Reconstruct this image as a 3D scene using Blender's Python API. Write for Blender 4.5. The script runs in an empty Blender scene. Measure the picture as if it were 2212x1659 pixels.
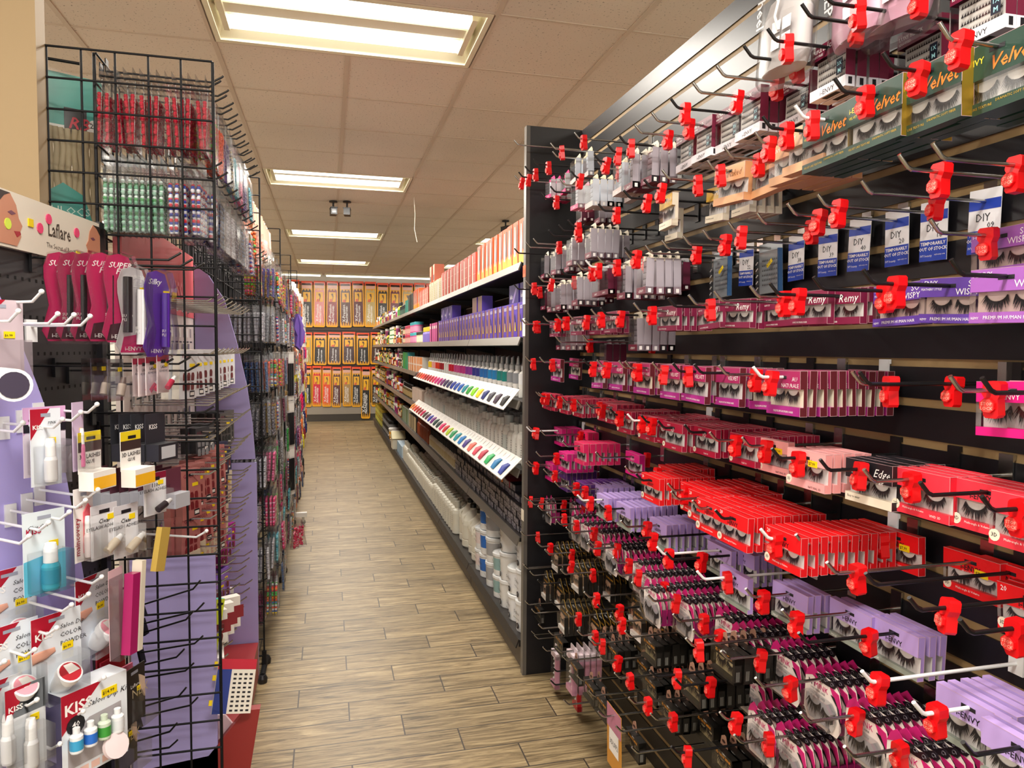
import bpy, math, random
from mathutils import Matrix, Vector
random.seed(7)
R = math.radians
D = bpy.data
COL = bpy.context.scene.collection
EYE = 1.465
CEIL = 2.895

# ------------------------------------------------------------------ camera
W_PX, H_PX, F_PX = 2212, 1659, 1549.3
PITCH, YAW, ROLL = -.0492, .2514, .0067
cy_, sy_, cp_, sp_ = math.cos(YAW), math.sin(YAW), math.cos(PITCH), math.sin(PITCH)
FWD = Vector((sy_*cp_, cy_*cp_, sp_)); RGT = Vector((cy_, -sy_, 0)); UPV = RGT.cross(FWD)
cam_d = D.cameras.new('camera'); cam = D.objects.new('camera', cam_d); COL.objects.link(cam)
cam_d.sensor_fit = 'HORIZONTAL'; cam_d.sensor_width = 36; cam_d.lens = 36*F_PX/W_PX
cam_d.clip_start = .05; cam_d.clip_end = 60
cr_, sr_ = math.cos(ROLL), math.sin(ROLL)
cx = RGT*cr_ - UPV*-sr_*-1
cx = (RGT*cr_ + UPV*sr_); cyv = (UPV*cr_ - RGT*sr_)
cam.matrix_world = Matrix(((cx.x, cyv.x, -FWD.x, 0), (cx.y, cyv.y, -FWD.y, 0), (cx.z, cyv.z, -FWD.z, EYE), (0, 0, 0, 1)))
sc = bpy.context.scene
sc.camera = cam
sc.view_settings.view_transform = 'Standard'; sc.view_settings.look = 'None'
sc.view_settings.exposure = 0.30; sc.view_settings.gamma = 1
sc.view_settings.use_curve_mapping = False
sc.cycles.max_bounces = 7; sc.cycles.transparent_max_bounces = 24; sc.cycles.diffuse_bounces = 4
sc.cycles.glossy_bounces = 3; sc.cycles.transmission_bounces = 3; sc.cycles.caustics_reflective = False
sc.cycles.caustics_refractive = False; sc.cycles.sample_clamp_indirect = 4; sc.cycles.sample_clamp_direct = 6; sc.cycles.use_denoising = True
wd = D.worlds.new('world'); sc.world = wd; wd.use_nodes = True
wd.node_tree.nodes['Background'].inputs[0].default_value = (1, .95, .88, 1)
wd.node_tree.nodes['Background'].inputs[1].default_value = 2.2
TUBE_POWER = 13.5     # watts given off by each fluorescent tube
TUBE_COL = (1, .935, .845)

def ray(px, py):
    a = (px-W_PX/2)/F_PX; b = (py-H_PX/2)/F_PX
    X = a*cr_ + b*sr_; Y = -a*sr_ + b*cr_
    return FWD + RGT*X - UPV*Y
def on_x(px, py, x): d = ray(px, py); return Vector((0, 0, EYE)) + d*(x/d.x)
def on_y(px, py, y): d = ray(px, py); return Vector((0, 0, EYE)) + d*(y/d.y)
def on_z(px, py, z): d = ray(px, py); return Vector((0, 0, EYE)) + d*((z-EYE)/d.z)

# ------------------------------------------------------------------ materials
MATS = {}
def srgb(h):
    if isinstance(h, str):
        h = h.lstrip('#'); c = [int(h[i:i+2], 16)/255 for i in (0, 2, 4)]
        return tuple(((v+.055)/1.055)**2.4 if v > .04045 else v/12.92 for v in c)
    return h
def mat(name, col='#808080', rough=.5, metal=0, spec=.5, coat=0, emit=None):
    if name in MATS: return MATS[name]
    m = D.materials.new(name); m.use_nodes = True; b = m.node_tree.nodes['Principled BSDF']
    c = srgb(col)
    b.inputs['Base Color'].default_value = (*c, 1); b.inputs['Roughness'].default_value = rough
    b.inputs['Metallic'].default_value = metal; b.inputs['Specular IOR Level'].default_value = spec
    b.inputs['Coat Weight'].default_value = coat; b.inputs['Coat Roughness'].default_value = .12
    if emit: b.inputs['Emission Color'].default_value = (*emit[0], 1); b.inputs['Emission Strength'].default_value = emit[1]
    MATS[name] = m; return m
def clear_mat(name, tint=(.97, .97, .97), gloss=.045, rough=.16):
    m = D.materials.new(name); m.use_nodes = True; nt = m.node_tree; nt.nodes.clear()
    out = nt.nodes.new('ShaderNodeOutputMaterial'); mx = nt.nodes.new('ShaderNodeMixShader')
    tr = nt.nodes.new('ShaderNodeBsdfTransparent'); gl = nt.nodes.new('ShaderNodeBsdfGlossy'); lw = nt.nodes.new('ShaderNodeLayerWeight')
    ad = nt.nodes.new('ShaderNodeMath'); ad.operation = 'MULTIPLY_ADD'
    tr.inputs[0].default_value = (*tint, 1); gl.inputs['Roughness'].default_value = rough
    lw.inputs[0].default_value = .3
    nt.links.new(lw.outputs['Fresnel'], ad.inputs[0]); ad.inputs[1].default_value = .45; ad.inputs[2].default_value = gloss
    nt.links.new(ad.outputs[0], mx.inputs[0]); nt.links.new(tr.outputs[0], mx.inputs[1]); nt.links.new(gl.outputs[0], mx.inputs[2])
    nt.links.new(mx.outputs[0], out.inputs[0]); MATS[name] = m; return m
CLEAR = clear_mat('clear_plastic')
CLEARG = clear_mat('clear_plastic_grey', (.86, .87, .88), .12, .12)
BLACK = mat('black_paint', '#17161a', .38)
SLAT = mat('black_laminate', '#0f0e13', .38, spec=.5)
CHROME = mat('chrome', '#b8b8b6', .22, 1)
KROD = mat('black_rod', '#0d0d10', .35)
WROD = mat('white_rod', '#e6e8ea', .35)
LOCK = mat('stop_lock_red', '#d8060e', .38, spec=.5)
LOCKF = mat('stop_lock_face', '#f2453e', .5)
WHITE = mat('paper_white', '#ece9e4', .5)
CREAM = mat('paper_cream', '#e9dfca', .5)
INK = mat('ink_black', '#15131a', .5)
GREY = mat('grey_card', '#9c9a9e', .5)
YEL = mat('price_yellow', '#f2d40a', .5)
LASH = mat('lash_black', '#1a1418', .7)
GOLD = mat('gold_foil', '#c9a43c', .3, .8)
P = {}
def paint(hexcol, rough=.42):
    k = 'card_'+hexcol.strip('#')
    return mat(k, hexcol, rough)

# ------------------------------------------------------------------ mesh builder
class MB:
    def __init__(s): s.v = []; s.f = []; s.m = []; s.mats = []; s.sm = []
    def mi(s, m):
        if m not in s.mats: s.mats.append(m)
        return s.mats.index(m)
    def face(s, pts, m, smooth=False):
        i = len(s.v); s.v += [tuple(p) for p in pts]; s.f.append(tuple(range(i, i+len(pts)))); s.m.append(s.mi(m)); s.sm.append(smooth)
    def geo(s, vs, fs, m, smooth=False):
        i = len(s.v); s.v += [tuple(p) for p in vs]; k = s.mi(m)
        for f in fs: s.f.append(tuple(i+a for a in f)); s.m.append(k); s.sm.append(smooth)
    def box(s, x0, x1, y0, y1, z0, z1, m, faces=None):
        vs = [(x, y, z) for x in (x0, x1) for y in (y0, y1) for z in (z0, z1)]
        q = {'-x': (0, 1, 3, 2), '+x': (4, 6, 7, 5), '-y': (0, 4, 5, 1), '+y': (2, 3, 7, 6), '-z': (0, 2, 6, 4), '+z': (1, 5, 7, 3)}
        s.geo(vs, [q[k] for k in (faces or q)], m)
    def prism(s, pts, y0, y1, m, mside=None):            # outline in x,z; extruded in y
        n = len(pts); mside = mside or m
        s.face([(x, y0, z) for x, z in pts], m)
        s.face([(x, y1, z) for x, z in reversed(pts)], m)
        for i in range(n):
            a, b = pts[i], pts[(i+1) % n]
            s.face([(b[0], y0, b[1]), (a[0], y0, a[1]), (a[0], y1, a[1]), (b[0], y1, b[1])], mside)
    def tube(s, path, r, m, n=8, caps=True):
        rings = []; path = [Vector(p) for p in path]; N = len(path); rr = r if isinstance(r, (list, tuple)) else [r]*N
        t0 = (path[1]-path[0]).normalized(); a = Vector((0, 0, 1)) if abs(t0.z) < .9 else Vector((1, 0, 0))
        u = t0.cross(a).normalized()
        for i in range(N):
            t = ((path[min(i+1, N-1)]-path[i]).normalized() + (path[i]-path[max(i-1, 0)]).normalized()).normalized()
            u = (u - t*u.dot(t)).normalized(); w = t.cross(u)
            rings.append([path[i]+(u*math.cos(2*math.pi*k/n)+w*math.sin(2*math.pi*k/n))*rr[i] for k in range(n)])
        vs = [p for g in rings for p in g]; fs = []
        for i in range(N-1):
            for k in range(n): fs.append((i*n+k, i*n+(k+1) % n, (i+1)*n+(k+1) % n, (i+1)*n+k))
        s.geo(vs, fs, m, True)
        if caps:
            s.face(rings[0][::-1], m); s.face(rings[-1], m)
    def lathe(s, prof, m, n=16, c=(0, 0), z0=0, capb=True, capt=True, smooth=True):   # prof: (r,z[,mat])
        def ring(r, z): return [(c[0]+r*math.cos(2*math.pi*k/n), c[1]+r*math.sin(2*math.pi*k/n), z0+z) for k in range(n)]
        for i in range(len(prof)-1):
            a, b = prof[i], prof[i+1]; mm = b[2] if len(b) > 2 else m
            s.geo(ring(a[0], a[1])+ring(b[0], b[1]), [(k, (k+1) % n, n+(k+1) % n, n+k) for k in range(n)], mm, smooth)
        if capb and prof[0][0] > 1e-5: s.face(ring(prof[0][0], prof[0][1])[::-1], prof[0][2] if len(prof[0]) > 2 else m)
        if capt and prof[-1][0] > 1e-5: s.face(ring(prof[-1][0], prof[-1][1]), prof[-1][2] if len(prof[-1]) > 2 else m)
    def ball(s, c, r, m, nu=6, nv=4):
        pr = [(r*math.sin(math.pi*i/nv), -r*math.cos(math.pi*i/nv)) for i in range(nv+1)]
        pr[0] = (r*.02, -r); pr[-1] = (r*.02, r)
        s.lathe(pr, m, nu, (c[0], c[1]), c[2], False, False)
    def text(s, t, x, z, size, m, y=-.0004, bold=0, shear=0, align='L', rot=0, sx=1.0, flip=False):
        vs, fs, w = text_geo(t, bold, shear)
        off = {'L': 0, 'C': -w/2, 'R': -w}[align]; c, sn = math.cos(rot), math.sin(rot); out = []
        for a, b in vs:
            a = (a+off)*size*sx; b = b*size
            out.append((x+a*c-b*sn, y, z+a*sn+b*c))
        s.geo(out, fs, m)
    def xf(s, M):
        s.v = [tuple(M @ Vector(p)) for p in s.v]; return s
    def add(s, o, M=None):
        i = len(s.v); s.v += [tuple(M @ Vector(p)) if M else p for p in o.v]
        mp = [s.mi(m) for m in o.mats]
        s.f += [tuple(a+i for a in f) for f in o.f]; s.m += [mp[k] for k in o.m]; s.sm += o.sm; return s
    def mesh(s, name):
        me = D.meshes.new(name); me.from_pydata(s.v, [], s.f)
        for m in s.mats: me.materials.append(m)
        me.polygons.foreach_set('material_index', s.m); me.polygons.foreach_set('use_smooth', s.sm); me.update(); return me
TXT = {}
def text_geo(t, bold=0, shear=0):
    k = (t, bold, shear)
    if k not in TXT:
        cu = D.curves.new('t', 'FONT'); cu.body = t; cu.size = 1; cu.resolution_u = 1; cu.offset = bold*.012; cu.shear = shear
        o = D.objects.new('t', cu); me = D.meshes.new_from_object(o)
        vs = [(v.co.x, v.co.y) for v in me.vertices]; fs = [tuple(p.vertices) for p in me.polygons]
        w = max([v[0] for v in vs], default=0)
        D.objects.remove(o); D.curves.remove(cu); D.meshes.remove(me)
        TXT[k] = (vs, fs, w)
    return TXT[k]

# ------------------------------------------------------------------ objects
def tag(o, label=None, cat=None, group=None, kind=None):
    if label: o['label'] = label
    if cat: o['category'] = cat
    if group: o['group'] = group
    if kind: o['kind'] = kind
    return o
def obj(name, mb, parent=None, loc=(0, 0, 0), rot=(0, 0, 0)):
    me = mb.mesh(name) if isinstance(mb, MB) else mb
    o = D.objects.new(name, me); COL.objects.link(o); o.location = loc; o.rotation_euler = rot
    if parent: o.parent = parent
    return o
def empty(name, loc=(0, 0, 0), rot=(0, 0, 0)):
    o = D.objects.new(name, None); COL.objects.link(o); o.location = loc; o.rotation_euler = rot; return o
# a prototype is (name, mesh or None, [children prototypes])
def proto(name, mb, kids=()):
    return (name, mb.mesh(name) if isinstance(mb, MB) else mb, list(kids))
def place(pr, loc, rot, label, cat, group=None, parts=True):
    o = D.objects.new(pr[0], pr[1]); COL.objects.link(o); o.location = loc; o.rotation_euler = rot
    tag(o, label, cat, group)
    def kids(p, par):
        for k in p[2]:
            c = D.objects.new(k[0], k[1]); COL.objects.link(c); c.parent = par
            if len(k) > 3: c['label'] = k[3]
            kids(k, c)
    if parts: kids(pr, o)
    return o
def structure(name, mb): return tag(obj(name, mb), kind='structure')
ORD = lambda n: '%d%s' % (n, 'th' if 10 < n % 100 < 14 else {1: 'st', 2: 'nd', 3: 'rd'}.get(n % 10, 'th'))

# ================================================================== ROOM
def floor_material():
    m = D.materials.new('wood_plank_tile'); m.use_nodes = True; nt = m.node_tree; N = nt.nodes; L = nt.links
    b = N['Principled BSDF']; tc = N.new('ShaderNodeTexCoord'); sp = N.new('ShaderNodeSeparateXYZ'); L.new(tc.outputs['Object'], sp.inputs[0])
    def mth(op, a, b_=None, c=None):
        n = N.new('ShaderNodeMath'); n.operation = op
        for i, v in enumerate((a, b_, c)):
            if v is None: continue
            if isinstance(v, (int, float)): n.inputs[i].default_value = v
            else: L.new(v, n.inputs[i])
        return n.outputs[0]
    w, Ln = .1537, .603
    ry = mth('DIVIDE', mth('SUBTRACT', 3.126+w*40, sp.outputs['Y']), w)       # row coordinate growing towards camera
    row = mth('FLOOR', ry); fy = mth('FRACT', ry)
    ux = mth('SUBTRACT', mth('DIVIDE', mth('SUBTRACT', sp.outputs['X'], .4766-60*Ln), Ln), mth('DIVIDE', mth('SUBTRACT', row, 40), 3))
    fx = mth('FRACT', ux); px = mth('FLOOR', ux)
    gx = mth('LESS_THAN', mth('MINIMUM', fx, mth('SUBTRACT', 1, fx)), .0045)
    gy = mth('LESS_THAN', mth('MINIMUM', fy, mth('SUBTRACT', 1, fy)), .017)
    g = mth('MAXIMUM', gx, gy)
    cb = N.new('ShaderNodeCombineXYZ'); L.new(px, cb.inputs[0]); L.new(row, cb.inputs[1])
    wn = N.new('ShaderNodeTexWhiteNoise'); L.new(cb.outputs[0], wn.inputs['Vector'])
    # grain: stretched noise, offset per plank
    mp = N.new('ShaderNodeVectorMath'); mp.operation = 'MULTIPLY'; L.new(tc.outputs['Object'], mp.inputs[0]); mp.inputs[1].default_value = (2.2, 26, 1)
    ad = N.new('ShaderNodeVectorMath'); ad.operation = 'MULTIPLY_ADD'; L.new(wn.outputs['Color'], ad.inputs[0]); ad.inputs[1].default_value = (30, 30, 30); L.new(mp.outputs[0], ad.inputs[2])
    nz = N.new('ShaderNodeTexNoise'); L.new(ad.outputs[0], nz.inputs['Vector']); nz.inputs['Scale'].default_value = 1.6; nz.inputs['Detail'].default_value = 7; nz.inputs['Roughness'].default_value = .65; nz.inputs['Distortion'].default_value = 1.4
    nf = N.new('ShaderNodeTexNoise'); L.new(mp.outputs[0], nf.inputs['Vector']); nf.inputs['Scale'].default_value = 9; nf.inputs['Detail'].default_value = 3
    cr = N.new('ShaderNodeValToRGB'); L.new(nz.outputs['Fac'], cr.inputs[0])
    cr.color_ramp.elements[0].position = .34; cr.color_ramp.elements[0].color = (*srgb('#54462f'), 1)
    cr.color_ramp.elements[1].position = .66; cr.color_ramp.elements[1].color = (*srgb('#ac9872'), 1)
    e = cr.color_ramp.elements.new(.48); e.color = (*srgb('#857252'), 1)
    hs = N.new('ShaderNodeHueSaturation'); L.new(cr.outputs[0], hs.inputs['Color'])
    L.new(mth('MULTIPLY_ADD', wn.outputs['Value'], .26, .86), hs.inputs['Value'])
    hs2 = N.new('ShaderNodeHueSaturation'); L.new(hs.outputs[0], hs2.inputs['Color']); L.new(mth('MULTIPLY_ADD', nf.outputs['Fac'], .8, .6), hs2.inputs['Value'])
    mx = N.new('ShaderNodeMixRGB'); L.new(g, mx.inputs[0]); L.new(hs2.outputs[0], mx.inputs[1]); mx.inputs[2].default_value = (*srgb('#3d342a'), 1)
    L.new(mx.outputs[0], b.inputs['Base Color']); b.inputs['Roughness'].default_value = .42
    bp = N.new('ShaderNodeBump'); bp.inputs['Strength'].default_value = .25; bp.inputs['Distance'].default_value = .004
    L.new(mth('SUBTRACT', nz.outputs['Fac'], mth('MULTIPLY', g, 1.5)), bp.inputs['Height']); L.new(bp.outputs[0], b.inputs['Normal'])
    return m
def ceiling_material():
    m = D.materials.new('acoustic_tile'); m.use_nodes = True; nt = m.node_tree; N = nt.nodes; L = nt.links
    b = N['Principled BSDF']; tc = N.new('ShaderNodeTexCoord')
    n1 = N.new('ShaderNodeTexNoise'); L.new(tc.outputs['Object'], n1.inputs['Vector']); n1.inputs['Scale'].default_value = 95; n1.inputs['Detail'].default_value = 2
    r1 = N.new('ShaderNodeValToRGB'); L.new(n1.outputs['Fac'], r1.inputs[0]); r1.color_ramp.elements[0].position = .30; r1.color_ramp.elements[1].position = .36
    r1.color_ramp.elements[0].color = (*srgb('#9a9084'), 1); r1.color_ramp.elements[1].color = (*srgb('#e2d6c8'), 1)
    n2 = N.new('ShaderNodeTexNoise'); L.new(tc.outputs['Object'], n2.inputs['Vector']); n2.inputs['Scale'].default_value = 1.1
    hs = N.new('ShaderNodeHueSaturation'); L.new(r1.outputs[0], hs.inputs['Color'])
    mm = N.new('ShaderNodeMath'); mm.operation = 'MULTIPLY_ADD'; L.new(n2.outputs['Fac'], mm.inputs[0]); mm.inputs[1].default_value = .3; mm.inputs[2].default_value = .84
    L.new(mm.outputs[0], hs.inputs['Value']); L.new(hs.outputs[0], b.inputs['Base Color']); b.inputs['Roughness'].default_value = .9
    return m
FLOORM = floor_material(); TILE = ceiling_material()
TEE = mat('ceiling_tee', '#cfbfae', .6)
WALLM = mat('wall_paint', '#d9d6cc', .8)
XL, XR, YB, YF = -3.3, 4.4, 14.7, -2.6
f = MB(); f.box(XL, XR, YF, YB, -.1, 0, FLOORM); structure('floor', f)
G = .6096; CX0, CY0 = .711, 3.674
lightcells = set()
FIX = []
for i in (-1, 0, 1):
    for j in (-2, -1, 0, 1, 2, 3):
        FIX.append((CX0-2*G+4*G*i, CY0-G+5*G*j))
        for a in (-2, -1): lightcells.add((a+4*i, -1+5*j))
c = MB()
i0, i1 = math.floor((XL-CX0)/G), math.ceil((XR-CX0)/G); j0, j1 = math.floor((YF-CY0)/G), math.ceil((YB-CY0)/G)
for i in range(i0, i1):
    for j in range(j0, j1):
        if (i, j) in lightcells: continue
        x0, x1 = max(XL, CX0+i*G), min(XR, CX0+(i+1)*G); y0, y1 = max(YF, CY0+j*G), min(YB, CY0+(j+1)*G)
        c.face([(x0, y0, CEIL), (x0, y1, CEIL), (x1, y1, CEIL), (x1, y0, CEIL)], TILE)
c.box(XL, XR, YF, YB, CEIL+.2, CEIL+.25, TILE)
structure('ceiling', c)
t = MB()
for i in range(i0+1, i1):
    x = CX0+i*G
    segs = [(YF, YB)] if (i % 4) in (0, 2) else None
    if segs is None or (i % 4) == 3 or True:
        # tees are interrupted where a light spans across them
        ys = YF
        cuts = sorted(CY0+(-1+5*j)*G for j in range(-2, 4)) if (i-3) % 4 == 0 else []
        cur = YF
        for cc in cuts: t.box(x-.011, x+.011, cur, cc, CEIL-.004, CEIL+.02, TEE); cur = cc+G
        t.box(x-.011, x+.011, cur, YB, CEIL-.004, CEIL+.02, TEE)
for j in range(j0+1, j1):
    y = CY0+j*G; t.box(XL, XR, y-.008, y+.008, CEIL-.003, CEIL+.02, TEE)
structure('ceiling_grid', t)
w = MB(); w.box(XL, XR, YB, YB+.1, 0, CEIL+.2, WALLM); structure('wall_back', w)
w = MB(); w.box(XL-.1, XL, YF, YB, 0, CEIL+.2, WALLM); structure('wall_left', w)
w = MB(); w.box(XR, XR+.1, YF, YB, 0, CEIL+.2, WALLM); structure('wall_right', w)
w = MB(); w.box(XL, XR, YF-.1, YF, 0, .45, WALLM); w.box(XL, XR, YF-.1, YF, 2.6, CEIL+.2, WALLM); structure('wall_front', w)  # unseen wall, opened between sill and head so world light fills the room
w = MB()
for i in range(6): x = XL+(XR-XL)*i/5; w.box(x-.03, x+.03, YF-.08, YF-.02, .45, 2.6, mat('added_mullion', '#8a8a88', .4, .6))
structure('fill_window_1', w)  # added storefront frame behind the camera, goes with the fill-light opening

FIXW = mat('fixture_white', '#efe9cf', .35)
TUBEM = mat('tube_glow', '#ffffff', .4, emit=((1, .96, .88), 2.6))
def light_protos():
    L2, W2 = 2*G, G
    h = MB(); z = -.004
    # frame flange
    h.box(.004, L2-.004, .004, .034, z, .004, FIXW); h.box(.004, L2-.004, W2-.034, W2-.004, z, .004, FIXW)
    h.box(.004, .034, .034, W2-.034, z, .004, FIXW); h.box(L2-.034, L2-.004, .034, W2-.034, z, .004, FIXW)
    # pan
    h.face([(.03, .03, .002), (.05, .09, .075), (L2-.05, .09, .075), (L2-.03, .03, .002)][::-1], FIXW)
    h.face([(.03, W2-.03, .002), (L2-.03, W2-.03, .002), (L2-.05, W2-.09, .075), (.05, W2-.09, .075)][::-1], FIXW)
    h.face([(.03, .03, .002), (.03, W2-.03, .002), (.05, W2-.09, .075), (.05, .09, .075)][::-1], FIXW)
    h.face([(L2-.03, .03, .002), (L2-.05, .09, .075), (L2-.05, W2-.09, .075), (L2-.03, W2-.03, .002)][::-1], FIXW)
    h.face([(.05, .09, .075), (.05, W2-.09, .075), (L2-.05, W2-.09, .075), (L2-.05, .09, .075)], FIXW)
    h.box(.05, L2-.05, W2/2-.045, W2/2+.045, .03, .075, FIXW)
    kids = []
    for y in (.135, .20, W2-.20, W2-.135):
        e = MB(); e.tube([(.085, y, .028), (L2-.085, y, .028)], .016, TUBEM, 10); kids.append(proto('light_tube', e))
    for x in (.06, L2-.085):
        e = MB(); e.box(x, x+.025, .11, W2-.11, .01, .05, FIXW); kids.append(proto('lamp_holder', e))
    return proto('ceiling_light', h, kids)
LP = light_protos()
ald = D.lights.new('fluorescent_tube', 'AREA'); ald.shape = 'RECTANGLE'; ald.size = 1.04; ald.size_y = .030; ald.energy = TUBE_POWER; ald.color = TUBE_COL
for x, y in FIX:
    for dy in (.135, .20, G-.20, G-.135):
        o = D.objects.new('fluorescent_tube', ald); COL.objects.link(o); o.location = (x+G, y+dy, CEIL+.010)
coln = {0: 'left-hand', 1: 'aisle', 2: 'right-hand'}
for n, (x, y) in enumerate(FIX):
    place(LP, (x, y, CEIL), (0, 0, 0), 'recessed fluorescent ceiling light, %s one over the %s run, tubes lit' % (ORD(n % 6+1), coln[n//6]), 'ceiling light', 'recessed fluorescent ceiling lights')

# ================================================================== RIGHT SLATWALL
SX = 1.09; ENDY = 3.07; SLTOP = 2.43
MDF = mat('groove_mdf', '#8f7650', .6)
gz = lambda k: 2.358 - .0762*k
sw = empty('slatwall_unit', (SX, ENDY, 0)); tag(sw, 'tall black slatwall run with tan grooves, full of eyelash hooks', 'slatwall')
p = MB(); YN = -1.2
for k in range(-1, 31):
    zt = gz(k) + .0762 - .008; zb = gz(k) + .008
    zt = min(zt, SLTOP); zb = max(zb, .02)
    if zt <= zb: continue
    p.box(0, .012, YN-ENDY, -.03, zb, zt, SLAT)
    if gz(k) > .05: p.box(.004, .012, YN-ENDY, -.03, gz(k)-.008, gz(k)+.008, MDF)
p.box(.012, .03, YN-ENDY, -.03, .0, SLTOP, SLAT)
obj('slat_panel', p, sw)
p = MB(); p.box(-.235, .03, -.03, 0, 0, SLTOP, SLAT); obj('end_panel', p, sw)
p = MB(); p.box(-.252, -.235, -.032, .004, 0, SLTOP, mat('grey_edge', '#5b5752', .35)); obj('edge_trim', p, sw)

def hook_mesh(L, m, name):
    h = MB()
    h.tube([(0, -.002, 0), (0, -L, .0)], .0032, m, 7)
    h.tube([(0, -L+.001, 0), (0, -L-.006, .003), (0, -L-.019, .017), (0, -L-.021, .0195)], .0032, m, 7)
    br = MB(); br.box(-.013, .013, -.004, -.001, -.018, .035, m); br.box(-.013, .013, -.001, .0025, .026, .035, m)
    return proto(name, h, [proto('mounting_bracket', br)])
HK = {}
def get_hook(L, c):
    k = (round(L, 3), c)
    if k not in HK: HK[k] = hook_mesh(L, {'k': KROD, 'c': CHROME, 'w': WROD}[c], 'slatwall_hook')
    return HK[k]
def lock_proto():
    h = MB()
    out = [(-.011, .008), (-.008, .011), (.009, .011), (.012, .008), (.012, -.004), (.008, -.012), (.009, -.034), (.006, -.038), (-.008, -.038), (-.011, -.034), (-.009, -.012), (-.013, -.005)]
    h.prism(out, -.008, .008, LOCK)
    o8 = [(-.004+.0105*math.cos(R(22.5+45*i)), -.021+.0105*math.sin(R(22.5+45*i))) for i in range(8)]
    h.prism(o8, -.0115, -.007, LOCK)
    f8 = MB(); o8 = [(-.004+.0092*math.cos(R(22.5+45*i)), -.021+.0092*math.sin(R(22.5+45*i))) for i in range(8)]
    f8.prism(o8, -.012, -.0112, LOCKF)
    f8.text('STOP', -.004, -.0205, .0062, mat('lock_letter', '#ffb0a0', .5), -.0123, 1, align='C'); f8.text('LOCK', -.004, -.0265, .0062, MATS['lock_letter'], -.0123, 1, align='C')
    return proto('stop_lock', h, [proto('octagon_badge', f8)])
LOCKP = lock_proto()

# ---- eyelashes
def lash_geo(mb, cx, cz, w, y=.003, drop=.02, n=34, cap=True, m=LASH, capm=WHITE):
    rr = w/2
    if cap:
        pts = [(cx+rr*.72*math.cos(R(180+180*i/10)), cz+rr*.62*math.sin(R(180+180*i/10))) for i in range(11)]
        mb.face([(x, y+.0006, z) for x, z in pts], capm)
    for i in range(n):
        t = i/(n-1); a = R(200+140*t); bx = cx+rr*.78*math.cos(a); bz = cz+rr*.66*math.sin(a)
        ln = drop*(.65+.35*math.sin(math.pi*(t*.8+.2)))*random.uniform(.8, 1.1)
        dx = (t-.45)*1.1+random.uniform(-.25, .25); d = Vector((dx, 0, -1)).normalized()
        tx, tz = bx+d.x*ln, bz+d.z*ln; sdx = .0012
        mb.face([(bx-sdx, y, bz), (bx+sdx, y, bz), (tx, y-.002, tz)], m)
    for i in range(8):
        a, b = R(200+140*i/8), R(200+140*(i+1)/8)
        q = lambda g, k: (cx+rr*k*math.cos(g), y-.0002, cz+rr*(k-.12)*math.sin(g))
        mb.face([q(a, .76), q(b, .76), q(b, .81), q(a, .81)], m)

def lash_box(name, w, h, d, main, side, top=.42, bot=.16, tray=paint('#d3cfce'), texts=(), band=None, sticker=False, botm=None, capm=WHITE, tray_dx=0, badge=None, leftclear=True, skew=0):
    """hang hole sits at z=0; body from z=-h+.012 to +.012; front face at y=0"""
    zt, zb = .014, .014-h; z1 = zt-h*top; z0 = zb+h*bot; x0, x1 = -w/2, w/2
    b = MB(); main = main; botm = botm or main
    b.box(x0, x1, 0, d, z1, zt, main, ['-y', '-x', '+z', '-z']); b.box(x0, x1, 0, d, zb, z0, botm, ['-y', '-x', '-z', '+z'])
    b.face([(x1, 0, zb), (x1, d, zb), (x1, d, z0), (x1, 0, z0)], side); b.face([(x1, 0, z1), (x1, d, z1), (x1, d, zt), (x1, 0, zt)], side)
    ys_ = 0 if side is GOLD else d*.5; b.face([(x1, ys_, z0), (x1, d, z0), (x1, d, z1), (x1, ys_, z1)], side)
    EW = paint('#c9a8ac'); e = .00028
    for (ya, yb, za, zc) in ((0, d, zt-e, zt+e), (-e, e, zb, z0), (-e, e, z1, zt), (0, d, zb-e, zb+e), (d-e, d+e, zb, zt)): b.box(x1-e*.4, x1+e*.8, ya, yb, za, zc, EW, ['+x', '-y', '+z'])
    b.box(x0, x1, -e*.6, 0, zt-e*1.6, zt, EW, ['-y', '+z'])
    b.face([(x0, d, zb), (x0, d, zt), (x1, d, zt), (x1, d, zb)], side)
    b.box(x0+.002, x1-.001, d*.55, d*.6, z0, z1, tray, ['-y'])
    # hang slot
    b.box(-.012, .012, -.0003, 0, -.002, .004, INK, ['-y'])
    for tx in texts:
        b.text(*tx[:5], **(tx[5] if len(tx) > 5 else {}))
    kids = []
    l = MB(); zc = z1+.001; lw = w*.40
    hl = (z1-z0)
    lash_geo(l, -w*.21, zc-hl*.02, lw, d*.5, hl*.62, capm=capm); kids.append(proto('eyelash', l))
    l = MB(); lash_geo(l, w*.2, zc-hl*.02, lw, d*.5, hl*.62, capm=capm); kids.append(proto('eyelash', l))
    pn = MB(); pn.face([(x0, -.0001, z0), (x1-.001, -.0001, z0), (x1-.001, -.0001, z1), (x0, -.0001, z1)], CLEAR)
    if leftclear: pn.face([(x0, 0, z0), (x0, 0, z1), (x0, d, z1), (x0, d, z0)], CLEAR)
    kids.append(proto('window_pane', pn))
    if badge:
        bd = MB(); bc, br, bm = badge
        bd.prism([(bc[0]+br*math.cos(R(30*i)), bc[1]+br*math.sin(R(30*i))) for i in range(12)], -.0008, -.0001, bm)
        bd.text('3D', bc[0], bc[1]-.002, br*.9, INK, -.0010, 1, align='C'); kids.append(proto('round_badge', bd))
    if sticker:
        s = MB(); s.box(.008, .034, -.0006, -.0001, z1-.002, z1+.010, YEL); s.text('$7.99', .01, z1+.001, .008, INK, -.0008, 1); kids.append(proto('price_sticker', s))
    return proto(name, b, kids), (w, h, d)
def plain_kids(pr): return (pr[0], pr[1], [])
T = {}   # product types: key -> (proto, dims, description, group, category)
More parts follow.
